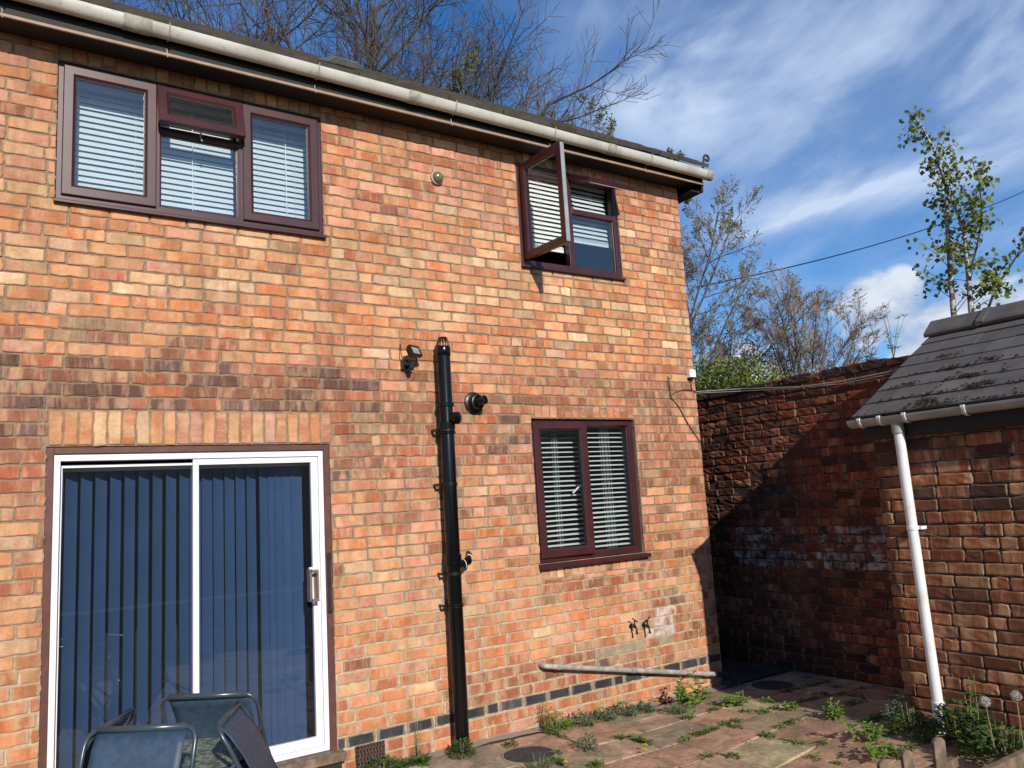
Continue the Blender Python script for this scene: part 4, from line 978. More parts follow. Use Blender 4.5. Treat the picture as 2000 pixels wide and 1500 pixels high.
while y_ > -5.6:
    s = 1.385+r7.uniform(-.006, .006); pp.append((VX+s*sct, y_, VZ+s*sst+.014+r7.uniform(0, .008))); y_ -= r7.uniform(.03, .09)
mb.tube(pp, [r7.uniform(.009, .016) for _ in pp], 6)
mb.build('ridge_mortar', M_cement, srf)
# moss on the tiles
mb = MB(); r8 = random.Random(12)
def mossblob(s, y_, sz):
    n = 7; b = Vector((VX+s*sct-.03*sst, y_, VZ+s*sst+.03*sct)); vs = [b+Vector((-sst*.008, 0, sct*.008))*(sz/.02)**.5]
    for k in range(n):
        a = 2*math.pi*k/n; q = sz*r8.uniform(.5, 1.3); vs.append(b+Vector((sct*math.cos(a)*q*.6, math.sin(a)*q*1.4, sst*math.cos(a)*q*.6))-Vector((-sst, 0, sct))*.004)
    mb.add(vs, [(0, 1+k, 1+(k+1) % n) for k in range(n)])
for i in range(330):
    k = r8.choice([0, 0, 0, 0, 0, 1, 1, 2, 3]); y_ = r8.uniform(-5.5, VY-.05) if r8.random() < .4 else -2.45-abs(r8.gauss(0, .55))
    if y_ < -5.6: continue
    s = k*.205+r8.gauss(.0, .012)+(abs(r8.gauss(0, .04)) if r8.random() < .25 else 0)
    if s < 0: s = .004
    mossblob(s, y_, r8.uniform(.004, .013))
for c_ in ((.42, -2.75), (.25, -2.9), (.24, -2.84), (.66, -2.80), (.43, -2.30), (.62, -2.55), (.86, -2.42), (.10, -2.6), (.08, -2.55)):
    for j in range(16): mossblob(c_[0]+r8.gauss(0, .014), c_[1]+r8.gauss(0, .05), r8.uniform(.006, .018))
M_moss = simple('brown_moss', (.060, .040, .022), .98, scale=40, c2=(.03, .018, .012), bump=.8, bscale=150)
o = mb.build('moss', M_moss, srf); o['kind'] = 'stuff'
mb = MB(); mb.box(5.325, 5.362, -5.6, SY+.03, 2.07, 2.20); mb.build('fascia', M_dkwood, shed, bevel=.003)
sg = gutter_mesh((5.292, -2.035, 2.222), (5.292, -5.6, 2.240), .055).build('gutter', M_sgutter, shed, smooth=True, sm_angle=50)
mb = MB(); mb.add([(5.292+.055*math.cos(a), -2.0345, 2.222-.055*math.sin(a)) for a in [math.pi*k/12 for k in range(13)]], [tuple(range(13))]); mb.build('gutter_stop_end', M_sgutter, sg)
def sbr(y_):
    mb = MB(); pts = [(5.292+.059*math.cos(a), y_, 2.224-.059*math.sin(a)) for a in [math.pi*k/12 for k in range(13)]]
    for dy in (-.008, .0, .008): mb.tube([(p[0], p[1]+dy, p[2]) for p in pts], .0038, 6)
    mb.box(5.228, 5.243, y_-.012, y_+.012, 2.215, 2.232); mb.build('gutter_bracket', M_white, sg)
for y_ in (-2.13, -2.285, -2.47, -2.87, -3.7, -4.5): sbr(y_)
DY = -2.385
mb = gutter_mesh((5.292, DY+.09, 2.2225), (5.292, DY-.09, 2.2235), .0605, .005); mb.tube([(5.292, DY, 2.175), (5.292, DY, 2.10)], .041, 20); mb.build('running_outlet', M_sgutter, sg, smooth=True, sm_angle=50)
mb = MB(); mb.tube([(5.300, DY, 2.12), (5.302, DY-.003, 1.7), (5.306, DY-.02, .30)], .034, 22)
dp = mb.build('downpipe', M_white, shed, smooth=True, sm_angle=50)
mb = MB(); mb.tube([(5.306, DY-.02, .315), (5.306, DY-.02, .245)], .040, 22); mb.tube([(5.306, DY-.02, .255), (5.304, DY-.025, .20), (5.27, DY-.06, .145)], [.037, .039, .043], 22, caps=False); mb.build('shoe', M_white, dp, smooth=True, sm_angle=50)
mb = MB(); mb.tube([(5.303, DY-.008, 1.46), (5.303, DY-.008, 1.435)], .039, 22); mb.box(5.305, 5.372, DY-.068, DY-.035, 1.437, 1.459); mb.box(5.33, 5.372, DY-.02, DY+.02, 1.437, 1.459); mb.build('pipe_clip', M_white, dp, bevel=.003)
mb = MB(); mb.tube([(5.30, -2.43, 1.425), (5.31, -2.6, 1.375), (5.31, -2.80, 1.36), (5.32, -3.05, 1.40), (5.34, -3.4, 1.50)], .0016, 5)
tag(mb.build('wire', simple('thin_wire', (.30, .22, .12), .6)), 'thin wire sagging across the outhouse wall from the white downpipe', 'wire')

# ==================================================================== GROUND
r3 = random.Random(77)
def grid_sheet(name, x0, x1, y0, y1, st, dz, m_, f=gz_ground):
    nx, ny = int((x1-x0)/st), int((y1-y0)/st); mb = MB()
    vs = [(x0+(x1-x0)*i/nx, y0+(y1-y0)*j/ny, f(x0+(x1-x0)*i/nx, y0+(y1-y0)*j/ny)+dz) for j in range(ny+1) for i in range(nx+1)]
    mb.add(vs, [(j*(nx+1)+i, j*(nx+1)+i+1, (j+1)*(nx+1)+i+1, (j+1)*(nx+1)+i) for j in range(ny) for i in range(nx)])
    return mb.build(name, m_, smooth=True)
mb = MB(); mb.add([(-400, -400, -.16), (400, -400, -.16), (400, 400, -.16), (-400, 400, -.16)], [(0, 1, 2, 3)])
g = mb.build('ground', simple('distant_grass', (.07, .10, .03), .95, scale=.4, c2=(.05, .06, .025))); g['kind'] = 'structure'
js = grid_sheet('paving_bed', -3.5, 6.82, -9, 2.5, .25, -.012, simple('paving_joint', (.085, .075, .04), .95, scale=20, c2=(.07, .06, .04), bump=.8)); js['kind'] = 'structure'
SLABS = [(.30, .175, .125), (.33, .20, .14), (.26, .19, .135), (.29, .235, .15), (.24, .18, .135), (.28, .21, .145), (.33, .215, .16), (.31, .18, .13)]
V = []; F = []; Cc = []; JOINTS = []
def slab(x0, x1, y0, y1):
    g_ = .006; c_ = r3.choice(SLABS); e = math.exp(r3.gauss(0, .10)); c_ = (c_[0]*e*1.42, c_[1]*e*1.50, c_[2]*e*1.42); tz = r3.gauss(0, .0025)
    n = 4; o = len(V)
    def jp(t, s): return r3.gauss(0, .004)
    ring = []
    for k in range(n): ring.append((x0+g_+(x1-x0-2*g_)*k/n, y0+g_+r3.gauss(0, .004)))
    for k in range(n): ring.append((x1-g_+r3.gauss(0, .004), y0+g_+(y1-y0-2*g_)*k/n))
    for k in range(n): ring.append((x1-g_-(x1-x0-2*g_)*k/n, y1-g_+r3.gauss(0, .004)))
    for k in range(n): ring.append((x0+g_+r3.gauss(0, .004), y1-g_-(y1-y0-2*g_)*k/n))
    cx, cy = (x0+x1)/2, (y0+y1)/2
    m_ = len(ring)
    for (x, y) in ring: V.append((cx+(x-cx)*.985, cy+(y-cy)*.985, gz_ground(x, y)+tz+r3.gauss(0, .0012)))
    for (x, y) in ring: V.append((x, y, gz_ground(x, y)+tz-.005))
    for (x, y) in ring: V.append((x, y, gz_ground(x, y)-.03))
    F.append(tuple(o+k for k in range(m_))); Cc.extend([(*c_, 1)]*m_)
    for q in (0, m_):
        for k in range(m_):
            k2 = (k+1) % m_; F.append((o+q+k, o+q+k2, o+q+m_+k2, o+q+m_+k)[::-1]); Cc.extend([(*c_, 1)]*4)
y = -.09; row = 0
while y > -8.5:
    d = r3.choice([.45, .38, .55, .45]); x = -3.3-r3.random()*.4
    while x < 6.75:
        wd = r3.choice([.45, .60, .55, .38, .50]); x2 = min(x+wd, 6.79)
        if x2-x > .08:
            if d > .5 and r3.random() < .15: slab(x, x2, y-d/2, y); slab(x, x2, y-d, y-d/2); JOINTS.append((x, y-d/2, x2, y-d/2))
            else: slab(x, x2, y-d, y)
            JOINTS.append((x2, y, x2, y-d)); JOINTS.append((x, y-d, x2, y-d))
        x = x2 if x2 < 6.78 else 99
    y -= d
me = bpy.data.meshes.new('paving'); me.from_pydata(V, [], F); me.materials.append(M_slab)
ca = me.color_attributes.new('bc', 'FLOAT_COLOR', 'CORNER'); ca.data.foreach_set('color', [x for p in Cc for x in p])
import bmesh
bm = bmesh.new(); bm.from_mesh(me); bmesh.ops.recalc_face_normals(bm, faces=bm.faces); bm.to_mesh(me); bm.free()
pv = bpy.data.objects.new('paving', me); col.objects.link(pv); pv['kind'] = 'structure'
# passage beyond the house corner: concrete
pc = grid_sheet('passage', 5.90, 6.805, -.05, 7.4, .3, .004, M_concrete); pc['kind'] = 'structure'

def manhole(x, y, rad, label, mc):
    z = gz_ground(x, y); t = empty('manhole_cover', (x, y, z), label, 'manhole cover', 'round manhole covers')
    mb = MB(); n = 40; rq = random.Random(int(x*100)); vs = []
    wob = [1+.10*rq.random()+.06*math.sin(k*.9) for k in range(n)]
    for rad_, zz in ((rad*1.02, .012), (rad*1.08, .010), (rad*1.2, -.004)):
        for k in range(n):
            a = 2*math.pi*k/n; q = rad_*(wob[k] if rad_ > rad*1.1 else 1); vs.append((q*math.cos(a), q*math.sin(a), zz))
    mb.add(vs, [(i*n+k, i*n+(k+1) % n, (i+1)*n+(k+1) % n, (i+1)*n+k) for i in range(2) for k in range(n)]); mb.build('cement_ring', mc, t, smooth=True)
    mb = MB(); mb.lathe([(rad*1.0, -.01), (rad*1.0, .014), (rad*.965, .016), (rad*.955, .010), (0, .010)], None, 40)
    for i in range(-6, 7):
        for j in range(-6, 7):
            px_, py_ = i*rad*.145, j*rad*.145
            if math.hypot(px_, py_) < rad*.86: mb.box(px_-.007, px_+.007, py_-.003, py_+.003, .0095, .0125)
    mb.build('lid', M_iron, t, smooth=True, sm_angle=30)
manhole(3.29, -.525, .178, 'round iron manhole cover in sunlit paving near the black pipe', M_cement)
manhole(6.10, -.39, .185, 'round black manhole cover in the shaded passage', M_cement)

# ==================================================================== PLANTS
class Leaves:
    def __init__(s): s.v = []; s.f = []
    def leaf(s, p, d, up, l, w_, fold=.25):
        """a small folded leaf: two triangles pairs"""
        d = d.normalized(); side = d.cross(up)
        if side.length < 1e-4: side = d.orthogonal()
        side.normalize(); nrm = side.cross(d); o = len(s.v)
        a, b = p, p+d*l; c = p+d*l*.45
        s.v += [tuple(a), tuple(c+side*w_*.5+nrm*w_*fold), tuple(b), tuple(c-side*w_*.5+nrm*w_*fold), tuple(c)]
        s.f += [(o, o+4, o+1), (o+1, o+4, o+2), (o, o+3, o+4), (o+3, o+2, o+4)]
    def build(s, name, m_, parent=None, extra=None):
        me = bpy.data.meshes.new(name); me.from_pydata(s.v, [], s.f); me.materials.append(m_); me.update()
        o = bpy.data.objects.new(name, me); col.objects.link(o)
        if parent is not None: o.parent = parent
        return o
def rv(r, s=1): return Vector((r.gauss(0, s), r.gauss(0, s), r.gauss(0, s)))
def clump(L_, r, x, y, rad, h, n, ls, kind='bushy', base=None):
    z = gz_ground(x, y) if base is None else base
    for i in range(n):
        a = r.random()*6.283; q = rad*math.sqrt(r.random()); 
        if kind == 'rosette':
            d = Vector((math.cos(a), math.sin(a), r.uniform(.15, .8))); l = ls*r.uniform(.6, 1.2)
            L_.leaf(Vector((x+math.cos(a)*q*.3, y+math.sin(a)*q*.3, z+r.random()*h*.3)), d, Vector((0, 0, 1)), l, l*.28)
        elif kind == 'grass':
            d = Vector((math.cos(a)*.5, math.sin(a)*.5, r.uniform(.7, 1.5))); l = h*r.uniform(.5, 1.1)
            L_.leaf(Vector((x+math.cos(a)*q, y+math.sin(a)*q, z)), d, Vector((math.sin(a), math.cos(a), .2)), l, .006)
        else:
            hh = h*math.sqrt(max(0, 1-(q/rad)**2))*r.uniform(.25, 1.0)
            d = Vector((math.cos(a), math.sin(a), r.uniform(-.2, .9))); l = ls*r.uniform(.6, 1.25)
            L_.leaf(Vector((x+math.cos(a)*q, y+math.sin(a)*q, z+hh)), d, Vector((0, 0, 1)), l, l*r.uniform(.45, .7))
def plant(name, x, y, label, cat, m_, specs, seed, stems=0, hs=.1, group=None):
    r = random.Random(seed); t = empty(name, (x, y, gz_ground(x, y)), label, cat, group)
    L_ = Leaves()
    for (dx, dy, rad, h, n, ls, kind) in specs: clump(L_, r, dx, dy, rad, h, n, ls, kind, base=0)
    L_.build('foliage', m_, t)
    mb = MB()
    for i in range(max(stems, 3)):
        a = r.random()*6.28; q = r.random()*specs[0][2]*.6; mb.tube([(q*.3*math.cos(a), q*.3*math.sin(a), -.01), (q*math.cos(a), q*math.sin(a), hs*.5), (q*1.3*math.cos(a), q*1.3*math.sin(a), hs)], [.0025, .002, .001], 5)
    mb.build('stem', M_stem, t); return t
plant('parsley_weed', 2.93, -.20, 'dense bright green leafy weed at the foot of the black soil pipe', 'weed', M_weed, [(0, 0, .085, .13, 420, .028, 'bushy')], 1, 6, .10)
plant('weed', 2.36, -.10, 'bushy green weed growing in front of the air brick', 'weed', M_weed, [(0, 0, .13, .10, 420, .026, 'bushy'), (.1, .0, .08, .07, 120, .024, 'bushy')], 2, 6, .08)
plant('weed', 2.62, -.13, 'spiky grey-green weed between the air brick and black soil pipe', 'weed', M_weed, [(0, 0, .07, .09, 60, .09, 'rosette'), (-.10, .02, .06, .07, 40, .07, 'rosette')], 3, 2, .05)
plant('dead_stalks', 2.66, -.05, 'wispy tall brown stalks against the lowest bricks', 'weed', M_redw, [(0, 0, .03, .2, 14, .016, 'bushy')], 33, 5, .26)
plant('weed', 3.30, -.27, 'little weed beside the cement ring of the sunlit manhole', 'weed', M_weed, [(0, 0, .045, .06, 90, .022, 'bushy')], 4)
plant('grass_tuft', 3.20, -.78, 'low grassy tuft on the near side of the sunlit manhole', 'grass', M_weed, [(0, 0, .09, .06, 110, .02, 'grass'), (.12, -.02, .07, .04, 90, .02, 'bushy')], 5)
plant('yellow_green_plant', 3.80, -.17, 'yellow-green leafy plant with reddish tops at the wall foot', 'weed', M_bright, [(0, 0, .10, .15, 260, .026, 'bushy'), (.10, .0, .07, .10, 140, .024, 'bushy')], 6, 8, .16)
plant('red_stemmed_weed', 3.76, -.10, 'reddish seeding weed leaning on the wall behind the yellow-green plant', 'weed', M_redw, [(0, 0, .09, .24, 150, .018, 'bushy')], 16, 8, .22)
for i, (x, y, s, lb) in enumerate(((4.05, -.16, .10, 'first of the silvery clumps along the wall, beside the yellow-green plant'), (4.28, -.15, .09, 'second silvery clump along the wall, between two others'),
                               (4.50, -.16, .10, 'third silvery clump along the wall, the tallest'), (4.70, -.18, .075, 'last silvery clump along the wall, beside a yellow flower'))):
    plant('silvery_weed', x, y, lb, 'weed', M_greyw, [(0, 0, s, s*1.15, 260, .030, 'bushy'), (.04, -.04, s*.7, s*.6, 80, .05, 'rosette')], 40+i, 4, .08, 'silvery weeds along the wall foot')
plant('silvery_weed', 4.84, -.40, 'flat silvery weed in the paving joint left of the nettle', 'weed', M_greyw, [(0, 0, .10, .06, 170, .028, 'bushy'), (.1, -.1, .07, .03, 70, .022, 'bushy')], 50)
plant('silvery_weed', 3.68, -.70, 'tall tufted silvery weed standing out in the paving', 'weed', M_greyw, [(0, 0, .07, .12, 170, .030, 'bushy'), (0, 0, .04, .05, 40, .05, 'rosette')], 51, 5, .12)
def nettle(x, y, label, seed, h, n, ls, m_=M_bright, spread=.16, nm='nettle'):
    r = random.Random(seed); t = empty(nm, (x, y, gz_ground(x, y)), label, 'weed'); L_ = Leaves(); mb = MB()
    for i in range(n):
        a = r.random()*6.28; q = spread*r.random(); hh = h*r.uniform(.5, 1); b = Vector((q*.5*math.cos(a), q*.5*math.sin(a), 0)); e = Vector((q*1.2*math.cos(a), q*1.2*math.sin(a), hh))
        mb.tube([b, b.lerp(e, .5)+rv(r, .008), e], [.003, .0025, .0015], 5)
        k = 0; f = .2
        while f < 1:
            p = b.lerp(e, f); aa = k*1.57+r.random()*.4
            for s in (0, math.pi):
                d = Vector((math.cos(aa+s), math.sin(aa+s), r.uniform(-.1, .35))); l = ls*(1.15-f*.5)*r.uniform(.8, 1.2); L_.leaf(p, d, Vector((0, 0, 1)), l, l*.62)
            f += .17; k += 1
    L_.build('foliage', m_, t); mb.build('stem', M_stem, t)
nettle(5.14, -.36, 'big bright green leafy nettle by the house corner under the grey pipe', 60, .25, 11, .085, spread=.22)
nettle(5.30, -.62, 'low sprig of the same bright leaf just in front of the big nettle', 61, .10, 6, .07)
nettle(5.30, -1.62, 'bright green sprig in the paving near the shadow edge, the larger nearer one', 62, .13, 7, .06, spread=.13, nm='green_sprig')
nettle(5.36, -1.15, 'bright green sprig in the paving near the shadow edge, the middle one', 63, .08, 5, .045, spread=.09, nm='green_sprig')
plant('green_tuft', 5.44, -.62, 'tiny green tuft on the shadow line right of the nettle', 'weed', M_bright, [(0, 0, .05, .06, 60, .03, 'rosette')], 64)
nettle(4.98, -2.12, 'bright lime weed in front of the weathered pickets', 65, .14, 9, .06, spread=.16, nm='lime_weed')
nettle(4.75, -2.35, 'lime weed peeping between the weathered pickets', 66, .12, 7, .06, spread=.13, nm='lime_weed')
plant('variegated_weed', 5.34, -2.14, 'white-flecked leafy weed left of the white downpipe foot', 'weed', M_greyw, [(0, 0, .13, .20, 330, .04, 'bushy')], 67, 10, .18)
plant('variegated_weed', 5.20, -2.26, 'dark leafy weed filling in below the white downpipe shoe', 'weed', M_weed, [(0, 0, .12, .15, 300, .035, 'bushy')], 71, 10, .18)
plant('dark_weed', 5.20, -2.62, 'large dark green weed between the downpipe and the dandelion clocks', 'weed', M_dkw, [(0, 0, .20, .24, 620, .045, 'bushy'), (-.1, -.1, .14, .16, 250, .04, 'bushy')], 68, 12, .22)
plant('dark_weed', 5.0, -2.95, 'leafy green mass under the dandelion clocks by the corner board', 'weed', M_weed, [(0, 0, .22, .18, 600, .05, 'bushy'), (.05, .1, .1, .1, 40, .15, 'rosette')], 69, 12, .2)
nettle(5.14, -2.72, 'tall leafy stem standing above the dark weeds at the outhouse wall', 70, .50, 3, .08, M_weed, .05, 'tall_weed')
# flowers
def flower(x, y, h, label, seed):
    z = gz_ground(x, y); t = empty('yellow_flower', (x, y, z), label, 'flower', 'yellow dandelion flowers'); r = random.Random(seed)
    mb = MB(); mb.tube([(0, 0, 0), (.003, 0, h)], .002, 5); mb.build('stem', M_stem, t)
    L_ = Leaves()
    for ring in range(3):
        for k in range(14):
            a = k*.449+ring*.2; L_.leaf(Vector((.003, 0, h)), Vector((math.cos(a), math.sin(a), .15+ring*.45)), Vector((0, 0, 1)), .022-.004*ring, .007)
    L_.build('petals', M_yellow, t)
flower(3.90, -1.06, .035, 'yellow dandelion flower, left of a close pair in the paving', 1); flower(3.955, -1.01, .045, 'yellow dandelion flower, right of a close pair in the paving', 2)
flower(3.33, -.90, .03, 'yellow dandelion flower in front of the sunlit manhole', 3); flower(4.80, -.24, .06, 'yellow dandelion flower beside the last silvery clump', 4)
flower(5.02, -2.66, .20, 'upper yellow flower in the dark weeds by the downpipe', 5); flower(4.98, -2.70, .13, 'lower yellow flower in the dark weeds by the downpipe', 6)
def clock(x, y, h, label, seed, lean):
    z = gz_ground(x, y); t = empty('dandelion_clock', (x, y, z), label, 'dandelion', 'dandelion seed heads'); r = random.Random(seed)
    mb = MB(); top = Vector((lean, 0, h)); mb.tube([(0, 0, 0), (lean*.4, 0, h*.5), top], .0028, 6); mb.build('stem', M_stem, t)
    mb = MB(); mb.lathe([(.004*math.sin(a), -.004*math.cos(a)) for a in [math.pi*k/6 for k in range(7)]], Matrix.Translation(top), 8)
    for k in range(150):
        d = rv(r).normalized(); p = top+d*.026; mb.tube([top, p], .00035, 3, caps=False)
        for j in range(4):
            q = rv(r); q = (q-d*q.dot(d)).normalized(); mb.add([p, p+q*.006+d*.003+d.cross(q)*.0012, p+q*.006+d*.003-d.cross(q)*.0012], [(0, 1, 2)])
    mb.build('seed_head', M_clock, t)
clock(4.84, -2.98, .40, 'fluffy white dandelion clock nearer the downpipe', 1, -.04); clock(4.93, -3.09, .405, 'fluffy white dandelion clock nearer the picture edge', 2, .0)
# moss and seedlings in the paving joints, uncountable
r4 = random.Random(99); L_ = Leaves(); cents = []
for (x0, y0, x1, y1) in JOINTS:
    if not (2.2 < (x0+x1)/2 < 6.7 and -3.6 < (y0+y1)/2 < -.05): continue
    if r4.random() < .28: continue
    n = int(math.hypot(x1-x0, y1-y0)/.009)
    t0 = r4.random(); run = r4.uniform(.15, .9); dens = r4.uniform(.3, 1.0)
    for k in range(n):
        t = r4.random()
        if abs(t-t0) > run*.5 or r4.random() > dens or math.sin(t*23+x0*9) < -.5: continue
        x = x0+(x1-x0)*t+r4.gauss(0, .006); y = y0+(y1-y0)*t+r4.gauss(0, .006)
        if y > -.1: continue
        s = r4.uniform(.5, 1.1) if r4.random() < .75 else 1.9
        if x > 5.6: s *= .8
        clump(L_, r4, x, y, .016*s, .018*s, int(9*s)+3, .014*s+.004, 'bushy', base=gz_ground(x, y)-.004)
o = L_.build('joint_weeds', M_jweed); tag(o, 'low green weeds creeping along the paving joints', 'weeds'); o['kind'] = 'stuff'
# fallen petals and grit
mb = MB()
for i in range(70):
    x, y = r4.uniform(2.5, 5.6), r4.uniform(-2.8, -.1); z = gz_ground(x, y)+.006; s = r4.uniform(.003, .009); a = r4.random()*3
    mb.add([(x+s*math.cos(a+k*1.57)*(1+.4*(k % 2)), y+s*math.sin(a+k*1.57), z+.002*(k % 2)) for k in range(4)]+[(x, y, z+.006)], [(0, 1, 4), (1, 2, 4), (2, 3, 4), (3, 0, 4)])
o = mb.build('grit', simple('pale_grit', (.48, .36, .28), .9)); tag(o, 'pale petals and grit scattered over the sunlit paving', 'grit'); o['kind'] = 'stuff'

# ==================================================================== TREES
def grow(r, mbs, tips, p, d, l, rad, lev, maxlev, cfg):
    """one branch of a tree and its children; mbs = (thick, thin) mesh builders"""
    nseg = 5 if lev < 2 else (4 if lev < maxlev else 3); pts = [p]; rads = [rad]; dirs = [d]; q = p; dd = d.copy()
    for i in range(nseg):
        dd = (dd+rv(r, cfg['wob'])+Vector((0, 0, cfg['up']*(1 if lev > 0 else .3)))).normalized(); q = q+dd*l/nseg
        pts.append(q); rads.append(max(rad*(1-(i+1)/nseg*.72), cfg['rmin'])); dirs.append(dd)
    mbs[0 if lev <= 1 else 1].tube(pts, rads, 7 if lev == 0 else (5 if lev == 1 else 3), caps=False)
    if lev >= maxlev: tips.append((pts, dirs)); return
    n = cfg['n'][lev]
    for k in range(n):
        f = cfg['f0']+(1-cfg['f0'])*(k+r.random())/n; i = min(int(f*nseg), nseg-1); t = f*nseg-i; b = pts[i].lerp(pts[i+1], t); dr = dirs[min(i+1, nseg)]
        ax = dr.cross(rv(r)).normalized(); ang = R(r.gauss(cfg['ang'][lev], 8)); nd = Matrix.Rotation(ang, 3, ax) @ dr
        grow(r, mbs, tips, b, nd.normalized(), l*cfg['lr'][lev]*r.uniform(.7, 1.15)*(1.1-.45*f), max(rads[i]*cfg['rr'], cfg['rmin']), lev+1, maxlev, cfg)
    tips.append(([pts[-2], pts[-1]], dirs[-2:]))
def tree(name, loc, label, cat, starts, maxlev, cfg, seed, m1, m2, leafm=None, leafn=3, leafs=.05, group=None, lw=.6, trunk=True):
    r = random.Random(seed); t = empty(name, loc, label, cat, group); A_, B_ = MB(), MB(); tips = []
    for (p, d, l, rad) in starts: grow(r, (A_, B_), tips, Vector(p), Vector(d).normalized(), l, rad, 0, maxlev, cfg)
    A_.build('trunk', m1, t, smooth=True); B_.build('branches', m2, t)
    if leafm:
        L_ = Leaves()
        for pts, dirs in tips:
            for k in range(leafn):
                f = r.random(); i = min(int(f*(len(pts)-1)), len(pts)-2); b = pts[i].lerp(pts[i+1], f*(len(pts)-1)-i)+rv(r, leafs*.3)
                s = leafs*r.uniform(.6, 1.3); L_.leaf(b, (rv(r)+Vector((0, 0, .0))), rv(r), s, s*lw, .12)
        L_.build('leaves', leafm, t)
    return t
CFG = dict(wob=.10, up=.05, rmin=.006, n=[9, 8, 7, 5], ang=[42, 40, 38, 35], lr=[.55, .55, .5, .5], rr=.55, f0=.25)
def C_(**k): c = dict(CFG); c.update(k); return c
# bare trees behind the roof
tree('bare_tree', (3.2, 10.5, 0), 'bare dark-twigged tree behind the roof, leftmost of the treetops', 'tree',
     [((0, 0, 0), (.05, 0, 1), 8.5, .17), ((0, 0, 4.5), (.5, -.1, 1), 7.2, .11), ((0, 0, 5), (.1, .1, 1), 7.5, .11), ((.1, 0, 5.5), (-.35, .1, 1), 6.5, .09)], 3, C_(rmin=.0048, wob=.12, n=[12, 9, 7, 5]), 11, M_bark, M_dtwig)
tree('bare_tree', (6.6, 10, 0), 'big bare tree behind the roof with limbs sweeping up to the right', 'tree',
     [((0, 0, 0), (.0, 0, 1), 8.0, .20), ((0, 0, 5.2), (.62, -.1, .9), 7.0, .13), ((0, 0, 5.6), (.15, 0, 1), 7.4, .13), ((0, 0, 6.2), (.9, .0, .75), 5.8, .11), ((0, 0, 4.6), (-.35, 0, 1), 7.6, .11), ((.1, 0, 6.8), (.35, .1, .95), 6.6, .10), ((0, 0, 6.5), (.75, .1, 1.0), 6.2, .10)], 3, C_(rmin=.0048, wob=.11, n=[13, 10, 7, 5], up=.04), 12, M_bark, M_dtwig)
tree('bare_tree', (4.9, 9.6, 0), 'bare brown-twigged tree behind the roof, between the two other bare ones', 'tree',
     [((0, 0, 0), (.04, 0, 1), 7.5, .15), ((0, 0, 4.6), (.35, -.1, 1), 7.4, .09), ((0, 0, 5), (-.15, .1, 1), 7.4, .09), ((.1, 0, 5.5), (.62, .1, 1), 6.5, .08)], 3, C_(rmin=.0045, wob=.12, n=[13, 10, 7, 5]), 41, M_bark, M_dtwig)
tree('budding_tree', (8.9, 8.0, 0), 'budding tree with sparse green leaves behind the roof, right of the bare ones', 'tree',
     [((0, 0, 0), (.02, 0, 1), 7.6, .10), ((0, 0, 5.0), (.46, 0, 1), 6.4, .055), ((0, 0, 5.3), (-.02, 0, 1), 4.8, .05), ((0, 0, 4.8), (.72, .1, .8), 4.3, .05), ((.1, 0, 6), (.25, 0, 1), 3.6, .045), ((.1, 0, 5.4), (.60, -.1, .9), 4.6, .045)], 3, C_(rmin=.0045, n=[12, 9, 7, 4], lr=[.30, .5, .5, .5], wob=.12), 13, M_bark, M_twig, M_leaf, 4, .07)
tree('spreading_tree', (11.6, 6.5, 0), 'half-leafed tree rising beside the house corner beyond the garden wall', 'tree',
     [((0, 0, 0), (.05, 0, 1), 4.2, .10), ((0, 0, 2.2), (.62, -.1, 1), 5.4, .042), ((0, 0, 2.8), (.35, 0, 1), 5.6, .042), ((0, 0, 3.0), (.12, 0, 1), 4.4, .042), ((0, 0, 2.4), (.95, 0, .66), 4.6, .04), ((0, 0, 3.2), (.50, .1, 1.0), 5.0, .04), ((0, 0, 2.6), (.25, 0, 1.0), 4.7, .04), ((0, 0, 2.6), (.75, -.2, .9), 5.2, .04)], 3, C_(rmin=.0040, n=[14, 10, 8, 4], lr=[.28, .48, .5, .5], rr=.5, wob=.09, up=.07), 14, M_bark, M_twig, M_leaf, 1, .055)
tree('twiggy_tree', (14, 4.75, 0), 'rounded bare tree of dense pinkish twigs beyond the garden wall', 'tree',
     [((0, 0, 0), (.0, 0, 1), 3.2, .10)]+[((0, 0, 2.3+.06*k), (math.cos(a)*(.2+.8*(k % 3)/2), math.sin(a)*(.2+.8*(k % 3)/2), 1), 2.9-.25*(k % 3), .030) for k, a in enumerate([i*.55 for i in range(15)])], 3, C_(rmin=.0036, n=[11, 9, 7, 4], lr=[.34, .48, .5, .5], ang=[32, 34, 34, 30], rr=.45, up=.05, wob=.08), 15, M_bark, M_twig)
tree('twiggy_bush', (12.5, 2.9, 0), 'smaller bare twiggy bush right of the rounded pinkish tree', 'shrub',
     [((0, 0, 1.0), (math.cos(a)*.45, math.sin(a)*.55, 1), 2.35, .020) for a in [i*.79 for i in range(8)]], 3, C_(rmin=.0034, n=[10, 7, 5, 4], lr=[.38, .5, .5, .5], ang=[30, 32, 30, 30], up=.06, wob=.09), 16, M_bark, M_twig)
